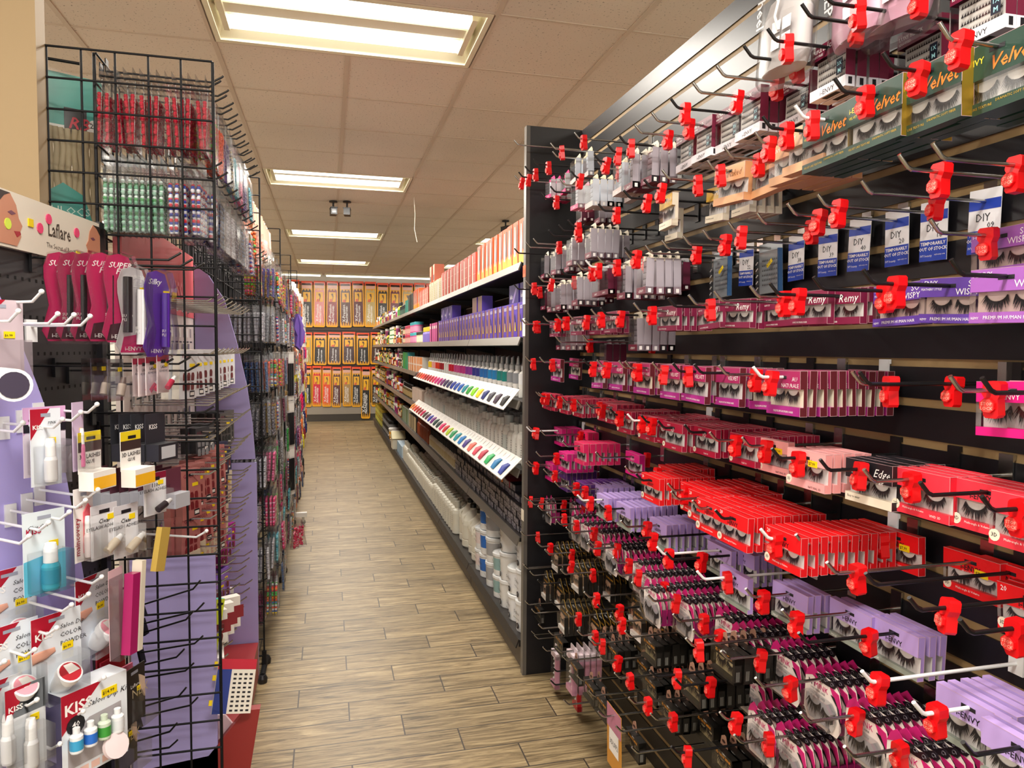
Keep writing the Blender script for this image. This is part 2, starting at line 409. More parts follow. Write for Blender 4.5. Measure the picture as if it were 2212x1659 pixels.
def regp(key, pd, desc, group, cat='eyelash box', pitch=None):
    T[key] = dict(p=pd[0], d=pd[1], desc=desc, group=group, cat=cat, pitch=pitch or max(pd[1][2]+.004, .0215))
WL = mat('label_white', '#f4f2f0', .5); DK = INK
red = paint('#e01218'); redd = paint('#b3101c')
ie = lambda z, m, s=.013, x=0: ('i-ENVY', x, z, s, m, dict(bold=1, align='C'))
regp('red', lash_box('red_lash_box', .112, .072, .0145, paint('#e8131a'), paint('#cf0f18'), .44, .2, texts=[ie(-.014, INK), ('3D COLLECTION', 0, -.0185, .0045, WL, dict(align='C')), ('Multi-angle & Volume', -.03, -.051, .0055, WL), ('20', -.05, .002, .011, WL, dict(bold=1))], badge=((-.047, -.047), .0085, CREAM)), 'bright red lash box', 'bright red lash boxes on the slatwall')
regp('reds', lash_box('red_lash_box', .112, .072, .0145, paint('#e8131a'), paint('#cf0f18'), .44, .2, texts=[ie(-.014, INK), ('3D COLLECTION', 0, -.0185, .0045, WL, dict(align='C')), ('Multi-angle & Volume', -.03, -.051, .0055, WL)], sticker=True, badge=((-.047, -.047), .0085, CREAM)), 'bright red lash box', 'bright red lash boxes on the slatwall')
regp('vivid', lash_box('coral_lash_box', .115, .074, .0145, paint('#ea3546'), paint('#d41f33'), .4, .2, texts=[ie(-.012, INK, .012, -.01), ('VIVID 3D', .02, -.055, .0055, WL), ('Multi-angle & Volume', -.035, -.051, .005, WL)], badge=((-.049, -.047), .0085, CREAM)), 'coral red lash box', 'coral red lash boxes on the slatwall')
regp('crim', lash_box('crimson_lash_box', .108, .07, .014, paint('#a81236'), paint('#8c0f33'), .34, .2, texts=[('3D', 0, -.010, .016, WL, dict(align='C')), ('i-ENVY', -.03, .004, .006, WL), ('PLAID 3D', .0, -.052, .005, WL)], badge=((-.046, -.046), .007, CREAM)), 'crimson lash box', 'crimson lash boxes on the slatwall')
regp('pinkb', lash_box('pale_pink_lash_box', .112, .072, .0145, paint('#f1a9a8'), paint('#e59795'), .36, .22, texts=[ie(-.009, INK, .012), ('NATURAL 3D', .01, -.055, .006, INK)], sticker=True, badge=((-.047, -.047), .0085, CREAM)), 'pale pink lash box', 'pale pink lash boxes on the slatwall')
regp('edge', lash_box('black_cream_lash_box', .112, .076, .018, INK, paint('#1b191c'), .45, .2, botm=CREAM, texts=[('Edge', .012, -.010, .02, WL, dict(shear=.4)), ('kit', .025, -.022, .01, WL, dict(shear=.4)), ('EDGE FIT', -.04, -.011, .006, WL), ('Easy to wear', -.05, -.055, .006, INK)]), 'black and cream lash box', 'black and cream lash boxes on the slatwall')
hp = paint('#dc1f63')
regp('hot', lash_box('hot_pink_lash_box', .106, .078, .02, paint('#e0245f'), paint('#cf1b59'), .42, .16, texts=[ie(-.014, INK, .012)]), 'hot pink lash box', 'hot pink lash boxes on the slatwall')
regp('mag', lash_box('magenta_lash_box', .106, .076, .02, paint('#d4167a'), paint('#c21172'), .38, .16, texts=[('i-ENVY', 0, -.011, .011, WL, dict(align='C'))]), 'magenta lash box', 'magenta lash boxes on the slatwall')
regp('vio', lash_box('dark_violet_lash_box', .106, .082, .018, paint('#4b1d6b'), paint('#3c1658'), .42, .12, texts=[('3D', .02, -.012, .018, paint('#8d6bb0'), dict(align='C')), ('i-ENVY', -.03, .002, .008, WL)]), 'dark violet lash box', 'dark violet lash boxes on the slatwall')
lavm, lavs = paint('#b79ddc'), paint('#a58bce')
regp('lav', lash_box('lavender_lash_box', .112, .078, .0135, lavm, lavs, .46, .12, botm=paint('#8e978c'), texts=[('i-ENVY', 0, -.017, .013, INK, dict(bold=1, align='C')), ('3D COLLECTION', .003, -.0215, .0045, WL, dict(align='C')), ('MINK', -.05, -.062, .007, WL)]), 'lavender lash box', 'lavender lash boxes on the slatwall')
brn = paint('#571721')
regp('nat', lash_box('magenta_brown_lash_box', .108, .086, .0155, paint('#a3285f'), brn, .4, .2, texts=[('AU', .045, -.006, .012, WL, dict(align='R')), ('NATURALE', .05, -.018, .011, WL, dict(align='R')), ('i-ENVY', -.05, .002, .008, WL), ('PREMIUM HUMAN HAIR', -.03, -.067, .006, WL)], botm=paint('#a92a86'), tray=CREAM, capm=WHITE), 'magenta brown-sided lash box', 'magenta and brown lash boxes on the slatwall')
regp('vel2', lash_box('magenta_brown_lash_box', .108, .086, .0155, paint('#a3285f'), brn, .4, .2, texts=[('VELVET', .048, -.014, .013, WL, dict(align='R')), ('i-ENVY', -.05, .002, .008, WL), ('PREMIUM HUMAN HAIR', -.03, -.067, .006, WL), ('REMY', -.052, -.064, .005, WL)], botm=paint('#a92a86')), 'magenta brown-sided lash box', 'magenta and brown lash boxes on the slatwall')
regp('remy', lash_box('maroon_lash_box', .108, .064, .0155, paint('#7c1c40'), paint('#741a3c'), .42, .2, texts=[('Remy', .05, -.010, .021, WL, dict(align='R', shear=.25)), ('i-ENVY', -.05, .003, .008, WL), ('REMY 3D', -.05, -.005, .005, WL), ('100% HUMAN HAIR', -.045, -.047, .005, WL)]), 'maroon lash box', 'maroon lash boxes on the slatwall')
regp('wispy', lash_box('purple_lash_box', .108, .07, .024, paint('#5a3a98'), paint('#3f2783'), .42, .2, texts=[('SO', .05, -.001, .014, WL, dict(align='R')), ('WISPY', .052, -.013, .014, WL, dict(align='R')), ('i-ENVY', -.051, .003, .010, WL), ('FEATHERY STYLE', -.051, -.005, .005, WL), ('PREMIUM HUMAN HAIR', -.032, -.052, .007, WL), ('REMY', -.051, -.052, .005, WL)], tray=paint('#e8cfc2'), capm=paint('#f3dcd4')), 'purple lash box', 'purple lash boxes on the slatwall')
regp('wispm', lash_box('orchid_lash_box', .108, .074, .024, paint('#9a5ab0'), paint('#6a2f92'), .42, .2, texts=[('SO', .05, -.001, .014, WL, dict(align='R')), ('WISPY', .052, -.013, .014, WL, dict(align='R')), ('i-ENVY', -.051, .003, .010, WL), ('PREMIUM HUMAN HAIR', -.032, -.055, .007, WL), ('REMY', -.051, -.055, .005, WL)], tray=paint('#e8cfc2'), capm=paint('#f3dcd4')), 'orchid purple lash box', 'orchid purple lash boxes on the slatwall')
gr = paint('#17382c')
regp('green', lash_box('dark_green_lash_box', .122, .094, .02, gr, GOLD, .5, .17, texts=[('Velvet', .058, -.026, .026, paint('#e07a2a'), dict(align='R', shear=.35, bold=1)), ('i-ENVY', -.056, -.012, .012, paint('#d8c23a'), dict(bold=1)), ('VELVET', -.056, -.022, .006, paint('#d8c23a')), ('VELVET LIKE TEXTURE', -.055, -.073, .005, GOLD), ('DRAMATIC SOFT FIBER', .0, -.070, .005, GOLD)]), 'green gold-sided lash box', 'dark green and gold lash boxes on the slatwall')
regp('peach', lash_box('peach_lash_box', .118, .084, .022, paint('#d9a477'), paint('#d29a6c'), .42, .2, texts=[('i-ENVY', -.054, -.008, .011, WL), ('Naked', .05, -.012, .02, paint('#8a5a34'), dict(align='R', shear=.4))]), 'peach lash box', 'peach lash boxes on the slatwall')
regp('gold', lash_box('cream_gold_lash_box', .082, .088, .018, paint('#d8ab3a'), CREAM, .38, .2, botm=CREAM, texts=[('Mink', .036, -.008, .018, WL, dict(align='R', shear=.4)), ('FAUX MINK LASHES', -.036, -.066, .004, INK)]), 'cream and gold lash box', 'cream and gold lash boxes on the slatwall')
def cluster_box(name, w, h, d, main, base, title, rows=4, size='3X', tall=False):
    zt, zb = .014, .014-h; z1 = zt-h*.27; z0 = zb+h*.2; x0, x1 = -w/2, w/2
    b = MB(); b.box(x0, x1, 0, d, z1, zt, main, ['-y', '-x', '+z']); b.box(x0, x1, 0, d, zb, z0, base, ['-y', '-x', '+x', '-z', '+z'])
    b.face([(x1, 0, z0), (x1, d, z0), (x1, d, zt), (x1, 0, zt)], main); b.face([(x0, d, zb), (x0, d, zt), (x1, d, zt), (x1, d, zb)], main)
    b.box(x0+.008, x1-.001, d*.5, d*.55, z0, z1, GREY if tall else WHITE, ['-y'])
    b.box(-.008, .008, -.0003, 0, -.002, .003, INK, ['-y'])
    b.text(title[0], x0+.004, zt-.013, .0095, WL, bold=1); b.text(title[1], x0+.004, zt-.021, .006, WL, bold=1)
    if not tall: b.text(title[2], x1-.004, zt-.016, .014, paint('#2a0c18'), align='R', shear=.45)
    b.text('i-ENVY', 0, zb+.004, h*.13, INK, align='C')
    b.box(-.02, .02, .004, d-.004, zb-.0003, zb, INK, ['-z'])
    b.geo([(x1+.0003, d*.3, zb+.004), (x1+.0003, d*.7, zb+.004), (x1+.0003, d*.7, z0-.003), (x1+.0003, d*.3, z0-.003)], [(0, 1, 2, 3)], INK)
    l = MB(); hh = z1-z0
    for r in range(rows):
        zz = z0+hh*(r+.35)/rows
        for i in range(14):
            xx = x0+.014+(w-.03)*i/13
            for k in range(3): l.face([(xx, d*.45, zz), (xx+.0012, d*.45, zz), (xx+.001+k*.0022, d*.42, zz+hh*.5/rows)], LASH)
            l.face([(xx-.001, d*.45, zz-.001), (xx+.0035, d*.45, zz-.001), (xx+.0035, d*.45, zz+.0008), (xx-.001, d*.45, zz+.0008)], LASH)
    pn = MB(); pn.face([(x0, -.0001, z0), (x1-.001, -.0001, z0), (x1-.001, -.0001, z1), (x0, -.0001, z1)], CLEAR); pn.face([(x0, 0, z0), (x0, 0, z1), (x0, d, z1), (x0, d, z0)], CLEARG)
    s = MB(); s.box(x1-.024, x1-.008, -.0008, -.0002, z0+.006, z0+.034, paint('#141c2c')); s.text(size, x1-.016, z0+.022, .010, paint('#9fd8e0'), -.001, 1, align='C'); s.text('M', x1-.016, z0+.009, .011, paint('#9fd8e0'), -.001, 1, align='C')
    return proto(name, b, [proto('lash_clusters', l), proto('window_pane', pn), proto('size_label', s)]), (w, h, d)
mar = paint('#6b1a35'); basew = paint('#e6e2ea')
regp('xtra', cluster_box('cluster_lash_box', .098, .098, .02, mar, basew, ('TRIPLE BLACK', 'KNOT FREE', 'Triple')), 'maroon-topped cluster lash box', 'maroon and white cluster lash boxes')
regp('luxe', cluster_box('cluster_lash_box', .098, .098, .02, mar, basew, ('LUXE BLACK', 'KNOTTED', 'Luxe'), size='1X'), 'maroon-topped cluster lash box', 'maroon and white cluster lash boxes')
regp('ultra', cluster_box('cluster_lash_box', .098, .098, .02, mar, basew, ('ULTRA BLACK', 'KNOTTED', 'Ultra')), 'maroon-topped cluster lash box', 'maroon and white cluster lash boxes')
def strip_pack(name, w, h, d, side, base, head, tall=True):
    b = MB(); zt, zb = .012, .012-h; x0, x1 = -w/2, w/2
    b.prism([(x0, zb+h*.8), (x1, zb+h*.8), (x1, zt-.01), (x1-.01, zt), (x0+.006, zt-.004), (x0, zt-.012)], d*.8, d*.84, head)
    b.box(x0, x1, 0, d, zb, zb+h*.16, base); b.box(x1-.001, x1, 0, d, zb, zb+h*.82, side); b.box(x0, x1, d*.86, d*.9, zb, zb+h*.82, side)
    b.text('i-ENVY', 0, zb+.004, h*.09, WL, align='C'); b.text('DUO', 0, zt-.018, .014, INK, y=d*.8-.0004, align='C', shear=.3)
    b.geo([(x1+.0003, d*.3, zb+.003), (x1+.0003, d*.7, zb+.003), (x1+.0003, d*.7, zb+h*.12), (x1+.0003, d*.3, zb+h*.12)], [(0, 1, 2, 3)], WL)
    l = MB()
    for r in range(4):
        for i in range(8):
            xx = x0+.006+(w-.012)*i/7; zz = zb+h*(.24+.14*r)
            l.face([(xx, d*.8, zz), (xx+.002, d*.8, zz), (xx+.005, d*.7, zz+.01)], LASH); l.face([(xx-.002, d*.8, zz-.001), (xx+.003, d*.8, zz-.001), (xx+.003, d*.8, zz+.001), (xx-.002, d*.8, zz+.001)], LASH)
    pn = MB(); pn.face([(x0, 0, zb+h*.16), (x1, 0, zb+h*.16), (x1, 0, zb+h*.82), (x0, 0, zb+h*.82)], CLEAR); pn.face([(x0, 0, zb+h*.16), (x0, d, zb+h*.16), (x0, d, zb+h*.82), (x0, 0, zb+h*.82)], CLEARG)
    return proto(name, b, [proto('lash_clusters', l), proto('window_pane', pn)]), (w, h, d)
regp('sgrey', strip_pack('grey_lash_pack', .062, .115, .022, paint('#a8a2ac'), mar, CREAM), 'grey and maroon lash pack', 'grey and maroon lash packs')
regp('smar', strip_pack('maroon_lash_pack', .075, .095, .022, paint('#5a1230'), mar, GREY), 'dark maroon lash pack', 'dark maroon lash packs')
regp('spink', strip_pack('pink_white_lash_pack', .07, .09, .022, paint('#dfe3ea'), paint('#e23a78'), paint('#e23a78')), 'pink and white lash pack', 'pink and white lash packs')
regp('swhite', strip_pack('white_lash_pack', .075, .105, .022, paint('#cfd8e4'), paint('#c9b9b6'), paint('#e8d7b0')), 'white blue-sided lash pack', 'white and pale blue lash packs')

def nymink():
    w, h, d = .112, .118, .012; b = MB(); wh = paint('#efe3dc'); mg = paint('#c51f70'); bk = paint('#160e16')
    zb = .018-h
    body = [(-w/2, zb+.02), (-w/2+.012, zb), (w/2-.012, zb), (w/2, zb+.02), (w/2, .0-.03), (w/2-.006, -.006), (w/2-.022, .008), (-.03, .010), (-w/2+.004, -.012)]
    b.prism(body, .006, .0075, wh, bk)
    b.prism([(-w/2+.004, -.012), (-.03, -.003), (-.005, -.01), (-.012, .006), (-.03, .018), (-.044, .006)], .005, .0062, mg)
    b.prism([(-.02, .004), (-.004, -.006), (.014, -.006), (.036, -.004), (.042, .004), (.030, .010), (.018, .005), (.004, .010), (-.010, .008)], .0042, .006, bk)
    for sx_, sz_ in ((-.006, .002), (.012, .003), (.030, .002)): b.tube([(sx_+.005*math.cos(t)*(1-t/9), .0038, sz_+.005*math.sin(t)*(1-t/9)) for t in [q*.8 for q in range(9)]], .0009, paint('#5c545c'), 4)
    b.prism([(w/2-.034, -.004), (w/2-.008, -.010), (w/2, -.034), (w/2, -.062), (w/2-.008, -.040), (w/2-.022, -.024)], .005, .0062, mg)
    b.prism([(w/2-.030, -.020), (w/2-.012, -.036), (w/2-.006, -.06), (w/2, -.07), (w/2, -.062), (w/2-.006, -.04), (w/2-.02, -.02)], .0046, .006, bk)
    b.text('NY', -.042, -.024, .017, INK, .0048, 0); b.text('MINK', -.024, -.024, .017, mg, .0048, 0); b.text('Laflare', -.022, -.008, .009, INK, .0048, 1)
    b.text('100% MINK HAIR', -.035, -.031, .006, INK, .0048)
    # magenta spine on the right edge
    b.box(w/2-.006, w/2, .006, .022, zb+.012, zb+.055, paint('#7a1150')); b.text('3D', 0, 0, .001, WL)
    l = MB(); lash_geo(l, -.02, -.045, .046, .004, .026, capm=paint('#8f8c92'))
    l2 = MB(); lash_geo(l2, .022, -.05, .046, .004, .026, capm=paint('#8f8c92'))
    bl = MB(); o = [(-.048, zb+.03), (-.038, zb+.008), (.034, zb+.008), (.044, zb+.03), (.044, -.05), (.03, -.036), (-.036, -.034), (-.048, -.044)]
    bl.face([(x, -.010, z) for x, z in o], CLEAR)
    for i in range(8):
        a, c2 = o[i], o[(i+1) % 8]; bl.face([(a[0], -.010, a[1]), (c2[0], -.010, c2[1]), (c2[0], .006, c2[1]), (a[0], .006, a[1])], CLEARG)
    tr = MB(); tr.face([(x*.96, .0045, z) for x, z in o], paint('#a9a6aa'))
    return proto('mink_lash_card', b, [proto('eyelash', l), proto('eyelash', l2), proto('clear_blister', bl), proto('grey_tray', tr)]), (w, h, .024)
regp('ny', nymink(), 'white magenta lash card', 'white and magenta lash cards', 'eyelash card', pitch=.0195)
def faux():
    w, h = .098, .128; b = MB(); bk = paint('#17130f'); gd = paint('#a98636'); pe = paint('#d9b090'); zb = .02-h
    o = [(-w/2, zb+.02), (-w/2+.01, zb), (w/2-.01, zb), (w/2, zb+.02), (w/2, -.03), (w/2-.01, -.012), (w/2-.026, -.006), (0, .018), (-.022, .012), (-w/2+.012, -.004), (-w/2, -.012)]
    b.prism(o, .010, .0115, bk, gd)
    o2 = [(x*.97, z*.985-.0005) for x, z in o]; b.face([(x, .0098, z) for x, z in o2], paint('#8a6a2c')); b.face([(x*.94, .0096, z*.96-.001) for x, z in o], bk)
    b.box(-w/2+.002, w/2-.01, .0, .0096, zb+.004, zb+.02, WHITE); b.box(w/2-.006, w/2, -.004, .0115, zb+.004, -.034, bk)
    b.face([(x, .0092, z) for x, z in [(-w/2+.004, zb+.02), (w/2-.012, zb+.02), (w/2-.012, -.052), (w/2-.03, -.044), (-w/2+.014, -.04), (-w/2+.004, -.05)]], pe)
    b.text('Laflare', 0, -.012, .011, WL, .0088, 1, align='C'); b.text('3D FAUX MINK', 0, -.032, .0105, paint('#d99a2c'), .0088, 1, align='C')
    b.text('100% HANDMADE', -.04, zb+.007, .006, INK, -.0006)
    l = MB(); lash_geo(l, -.02, -.05, .04, .008, .024, capm=pe); l2 = MB(); lash_geo(l2, .02, -.052, .04, .008, .024, capm=pe)
    pn = MB(); pn.box(-w/2+.003, w/2-.008, -.004, .009, zb+.02, -.04, CLEAR, ['-y', '-x', '+z'])
    return proto('black_gold_lash_card', b, [proto('eyelash', l), proto('eyelash', l2), proto('clear_blister', pn)]), (w, h, .02)
regp('faux', faux(), 'black gold-edged lash card', 'black and gold lash cards', 'eyelash card', pitch=.021)
def eyebox():
    w, h, d = .10, .075, .022; b = MB(); bk = paint('#1a1815'); zt, zb = -.012, .012-h-.012; x0, x1 = -w/2, w/2
    b.prism([(x0+.01, zt), (x0+.045, zt), (x0+.036, .016), (x0+.03, .018), (x0+.016, .01)], d*.8, d*.84, paint('#a37a66'))
    b.prism([(x0+.02+.008*math.cos(R(30*i))+.006, .0+.004*math.sin(R(30*i))) for i in range(12)], d*.78, d*.8, paint('#3c231c'))
    b.box(x0, x1, 0, d, zt-.018, zt, bk); b.box(x1-.008, x1, 0, d, zb, zt, bk); b.box(x0, x1, 0, d, zb, zb+.006, bk); b.box(x0, x1, d*.8, d, zb, zt, bk)
    b.face([(x0, d*.7, zb+.006), (x1-.008, d*.7, zb+.006), (x1-.008, d*.7, zt-.018), (x0, d*.7, zt-.018)], paint('#b7a77c'))
    b.text('3D FAUX MINK', -.03, zt-.013, .010, paint('#d9902c'), bold=1); b.text('Laflare', x0+.05, zt-.004, .006, WL)
    for q in (.2, .35, .5): b.geo([(x1+.0003, d*q, zb+.008), (x1+.0003, d*(q+.06), zb+.008), (x1+.0003, d*(q+.06), zb+.03), (x1+.0003, d*q, zb+.03)], [(0, 1, 2, 3)], paint('#8f8f8a'))
    l = MB(); lash_geo(l, -.024, -.036, .038, d*.6, .02, capm=paint('#c9bd96')); l2 = MB(); lash_geo(l2, .016, -.036, .038, d*.6, .02, capm=paint('#c9bd96'))
    pn = MB(); pn.face([(x0, 0, zb+.006), (x1-.008, 0, zb+.006), (x1-.008, 0, zt-.018), (x0, 0, zt-.018)], CLEAR); pn.face([(x0, 0, zb), (x0, 0, zt), (x0, d, zt), (x0, d, zb)], CLEAR)
    return proto('black_lash_box', b, [proto('eyelash', l), proto('eyelash', l2), proto('window_pane', pn)]), (w, h, d)
regp('eye', eyebox(), 'black eye-tab lash box', 'black lash boxes with eye tabs', pitch=.025)
def tagcard(num):
    w, h = .060, .108; b = MB(); bl = paint('#1c3fae'); wt = paint('#e9e9ec'); zt = .022; zb = zt-h
    b.box(-w/2, w/2, 0, .0012, zb, zt, wt)
    b.box(-w/2, w/2, -.0003, 0, zb, zb+h*.36, bl, ['-y']); b.box(-w/2, w/2, -.0003, 0, zt-h*.32, zt-h*.16, bl, ['-y'])
    b.text('TEMPORARILY', 0, zb+h*.27, .0085, WL, -.0006, 2, align='C'); b.text('OUT OF STOCK', 0, zb+h*.18, .0085, WL, -.0006, 2, align='C')
    b.text('IVY beauty', -.028, zb+.008, .006, WL, -.0006); b.text('ivybeauty.com', .004, zb+.010, .004, WL, -.0006)
    b.text('DIY', -.016, zb+h*.5, .019, INK, -.0006, 0, sx=.9); b.text(num, .006, zb+h*.39, .014, INK, -.0006, 0)
    return proto('out_of_stock_tag', b), (w, h, .002)
for n_ in ('09', '18', '20', '40', '39', '38', '22'): regp('tag'+n_, tagcard(n_), 'blue-white out-of-stock tag', 'out-of-stock tags', 'tag')
def broadway():
    w, h, d = .098, .125, .012; b = MB(); x0, x1 = -w/2, w/2; zt, zb = .016, .016-h
    b.box(x0, x1, d-.001, d, zb, zt, paint('#c3ccd2')); b.box(x1-.004, x1, 0, d, zb, zt-.02, paint('#3f6a9c'))
    b.text('BROADWAY', .0, zb+.036, .008, WL, d*.5, 1); 
    l = MB()
    for r in range(6):
        for i in range(9):
            xx = x0+.018+i*.0075; zz = zt-.045-r*.012
            for k in range(4): l.face([(xx+k*.001, d*.6, zz), (xx+k*.001+.001, d*.6, zz), (xx+k*.0015+.001, d*.5, zz+.007)], LASH)
    pn = MB(); pn.box(x0, x1, 0, d, zb, zt-.022, CLEARG, ['-y', '-x', '+z', '-z']); 
    for i in range(5): pn.tube([(x0+.004, -.0015, zb+.01+i*.016), (x0+.012, -.0015, zb+.016+i*.016)], .0012, WHITE, 5)
    s = MB(); s.prism([(.0, -.04), (.022, -.026), (.026, -.034), (.004, -.048)], -.0012, -.0002, YEL)
    s.text('$7.99', .004, -.045, .008, INK, -.0014, 1, rot=.55)
    return proto('lash_cluster_tray', b, [proto('lash_clusters', l), proto('clear_blister', pn), proto('price_sticker', s)]), (w, h, d)
regp('broad', broadway(), 'clear lash cluster tray', 'clear trays of lash clusters', 'eyelash tray')
def mask_pouch(colr, letters):
    w, h, d = .15, .21, .05; b = MB(); c = colr; zt, zb = .02, .02-h
    n = 14
    o = [(-w*.4+w*.8*i/n, zt-.07-.04*math.sin(math.pi*i/n)) for i in range(n+1)]
    b.lathe([(.058, 0), (.066, .02), (.064, .10), (.05, .13), (.01, .135)], c, 14, (0, 0), zb+.02)
    b.v = [(x, y*.45+.02, z) for x, y, z in b.v]
    b.text(letters, -.05, zb+.16, .034, paint('#c9c9cc'), -.014, 1, rot=-math.pi/2)
    for i, (a, q) in enumerate(((.0, .05), (.03, .05), (.0, .08), (.03, .08))): b.box(.0+a, .024+a, -.0135, -.013, zb+q, zb+q+.022, WL, ['-y'])
    pn = MB(); pn.lathe([(.07, 0), (.078, .012), (.077, .17), (.07, .205)], CLEAR, 18, (0, 0), zb); pn.v = [(x, y*.42+.02, z) for x, y, z in pn.v]
    cd = MB(); cd.tube([(.0, -.016, zt-.05), (.02, -.018, zt-.075), (.012, -.018, zt-.10), (.026, -.018, zt-.13)], .003, c, 6)
    return proto('sleep_mask_pouch', b, [proto('clear_pouch', pn), proto('drawstring', cd)]), (w, h, d)
regp('maskw', mask_pouch(paint('#c9c4c4'), 'heel'), 'white pouched sleep mask', 'sleep masks in clear pouches', 'sleep mask')
regp('maskp', mask_pouch(paint('#d9a6bd'), 'SLEEP'), 'pink pouched sleep mask', 'sleep masks in clear pouches', 'sleep mask')
def nailkit(c1, side, txt):
    w, h, d = .07, .17, .02; b = MB(); x0, x1 = -w/2, w/2; zt, zb = .016, .016-h
    b.box(x0, x1, d*.8, d, zb, zt, c1); b.box(x1-.014, x1, 0, d, zb, zt-.03, side); b.box(x0, x1, 0, d, zb, zb+.02, side); b.box(x0, x1, 0, d, zt-.045, zt-.02, c1)
    b.text(txt, 0, zt-.04, .018, paint('#8b1a3a'), -.0004, 1, align='C')
    b.text(txt, x1-.004, zb+.02, .01, WL, -.0006, 1, rot=math.pi/2)
    l = MB()
    for i in range(5): l.lathe([(.004, 0), (.008, .002), (.006, .006), (.001, .008)], WHITE, 8, (-.01, d*.5), zb+.03+.02*i)
    pn = MB(); pn.box(x0, x1-.014, 0, d*.8, zb+.02, zt-.045, CLEAR, ['-y', '-x'])
    return proto('lash_kit_box', b, [proto('lash_tray', l), proto('window_pane', pn)]), (w, h, d)
regp('kitp', nailkit(paint('#e4d4da'), paint('#c98fa6'), 'LUV'), 'white pastel-spined lash kit', 'tall lash kit boxes near the floor', 'lash kit')
regp('kitr', nailkit(paint('#d8c7c9'), paint('#b51420'), 'Laflare'), 'tall red-spined lash kit', 'tall lash kit boxes near the floor', 'lash kit')
def paper_card():
    b = MB(); b.box(-.06, .06, 0, .0015, -.17, .02, paint('#c98a2c')); b.face([(-.06, -.0003, -.05), (.06, -.0003, -.05), (.06, -.0003, .02), (-.06, -.0003, .02)], paint('#b7708c'))
    b.face([(-.04, -.0006, -.12), (.04, -.0006, -.12), (.04, -.0006, -.05), (-.04, -.0006, -.05)], WHITE); b.text('3DLFF2', -.034, -.095, .022, INK, -.001)
    return proto('paper_sign', b), (.12, .19, .002)
regp('sign', paper_card(), 'yellow mauve paper sign', None, 'sign')

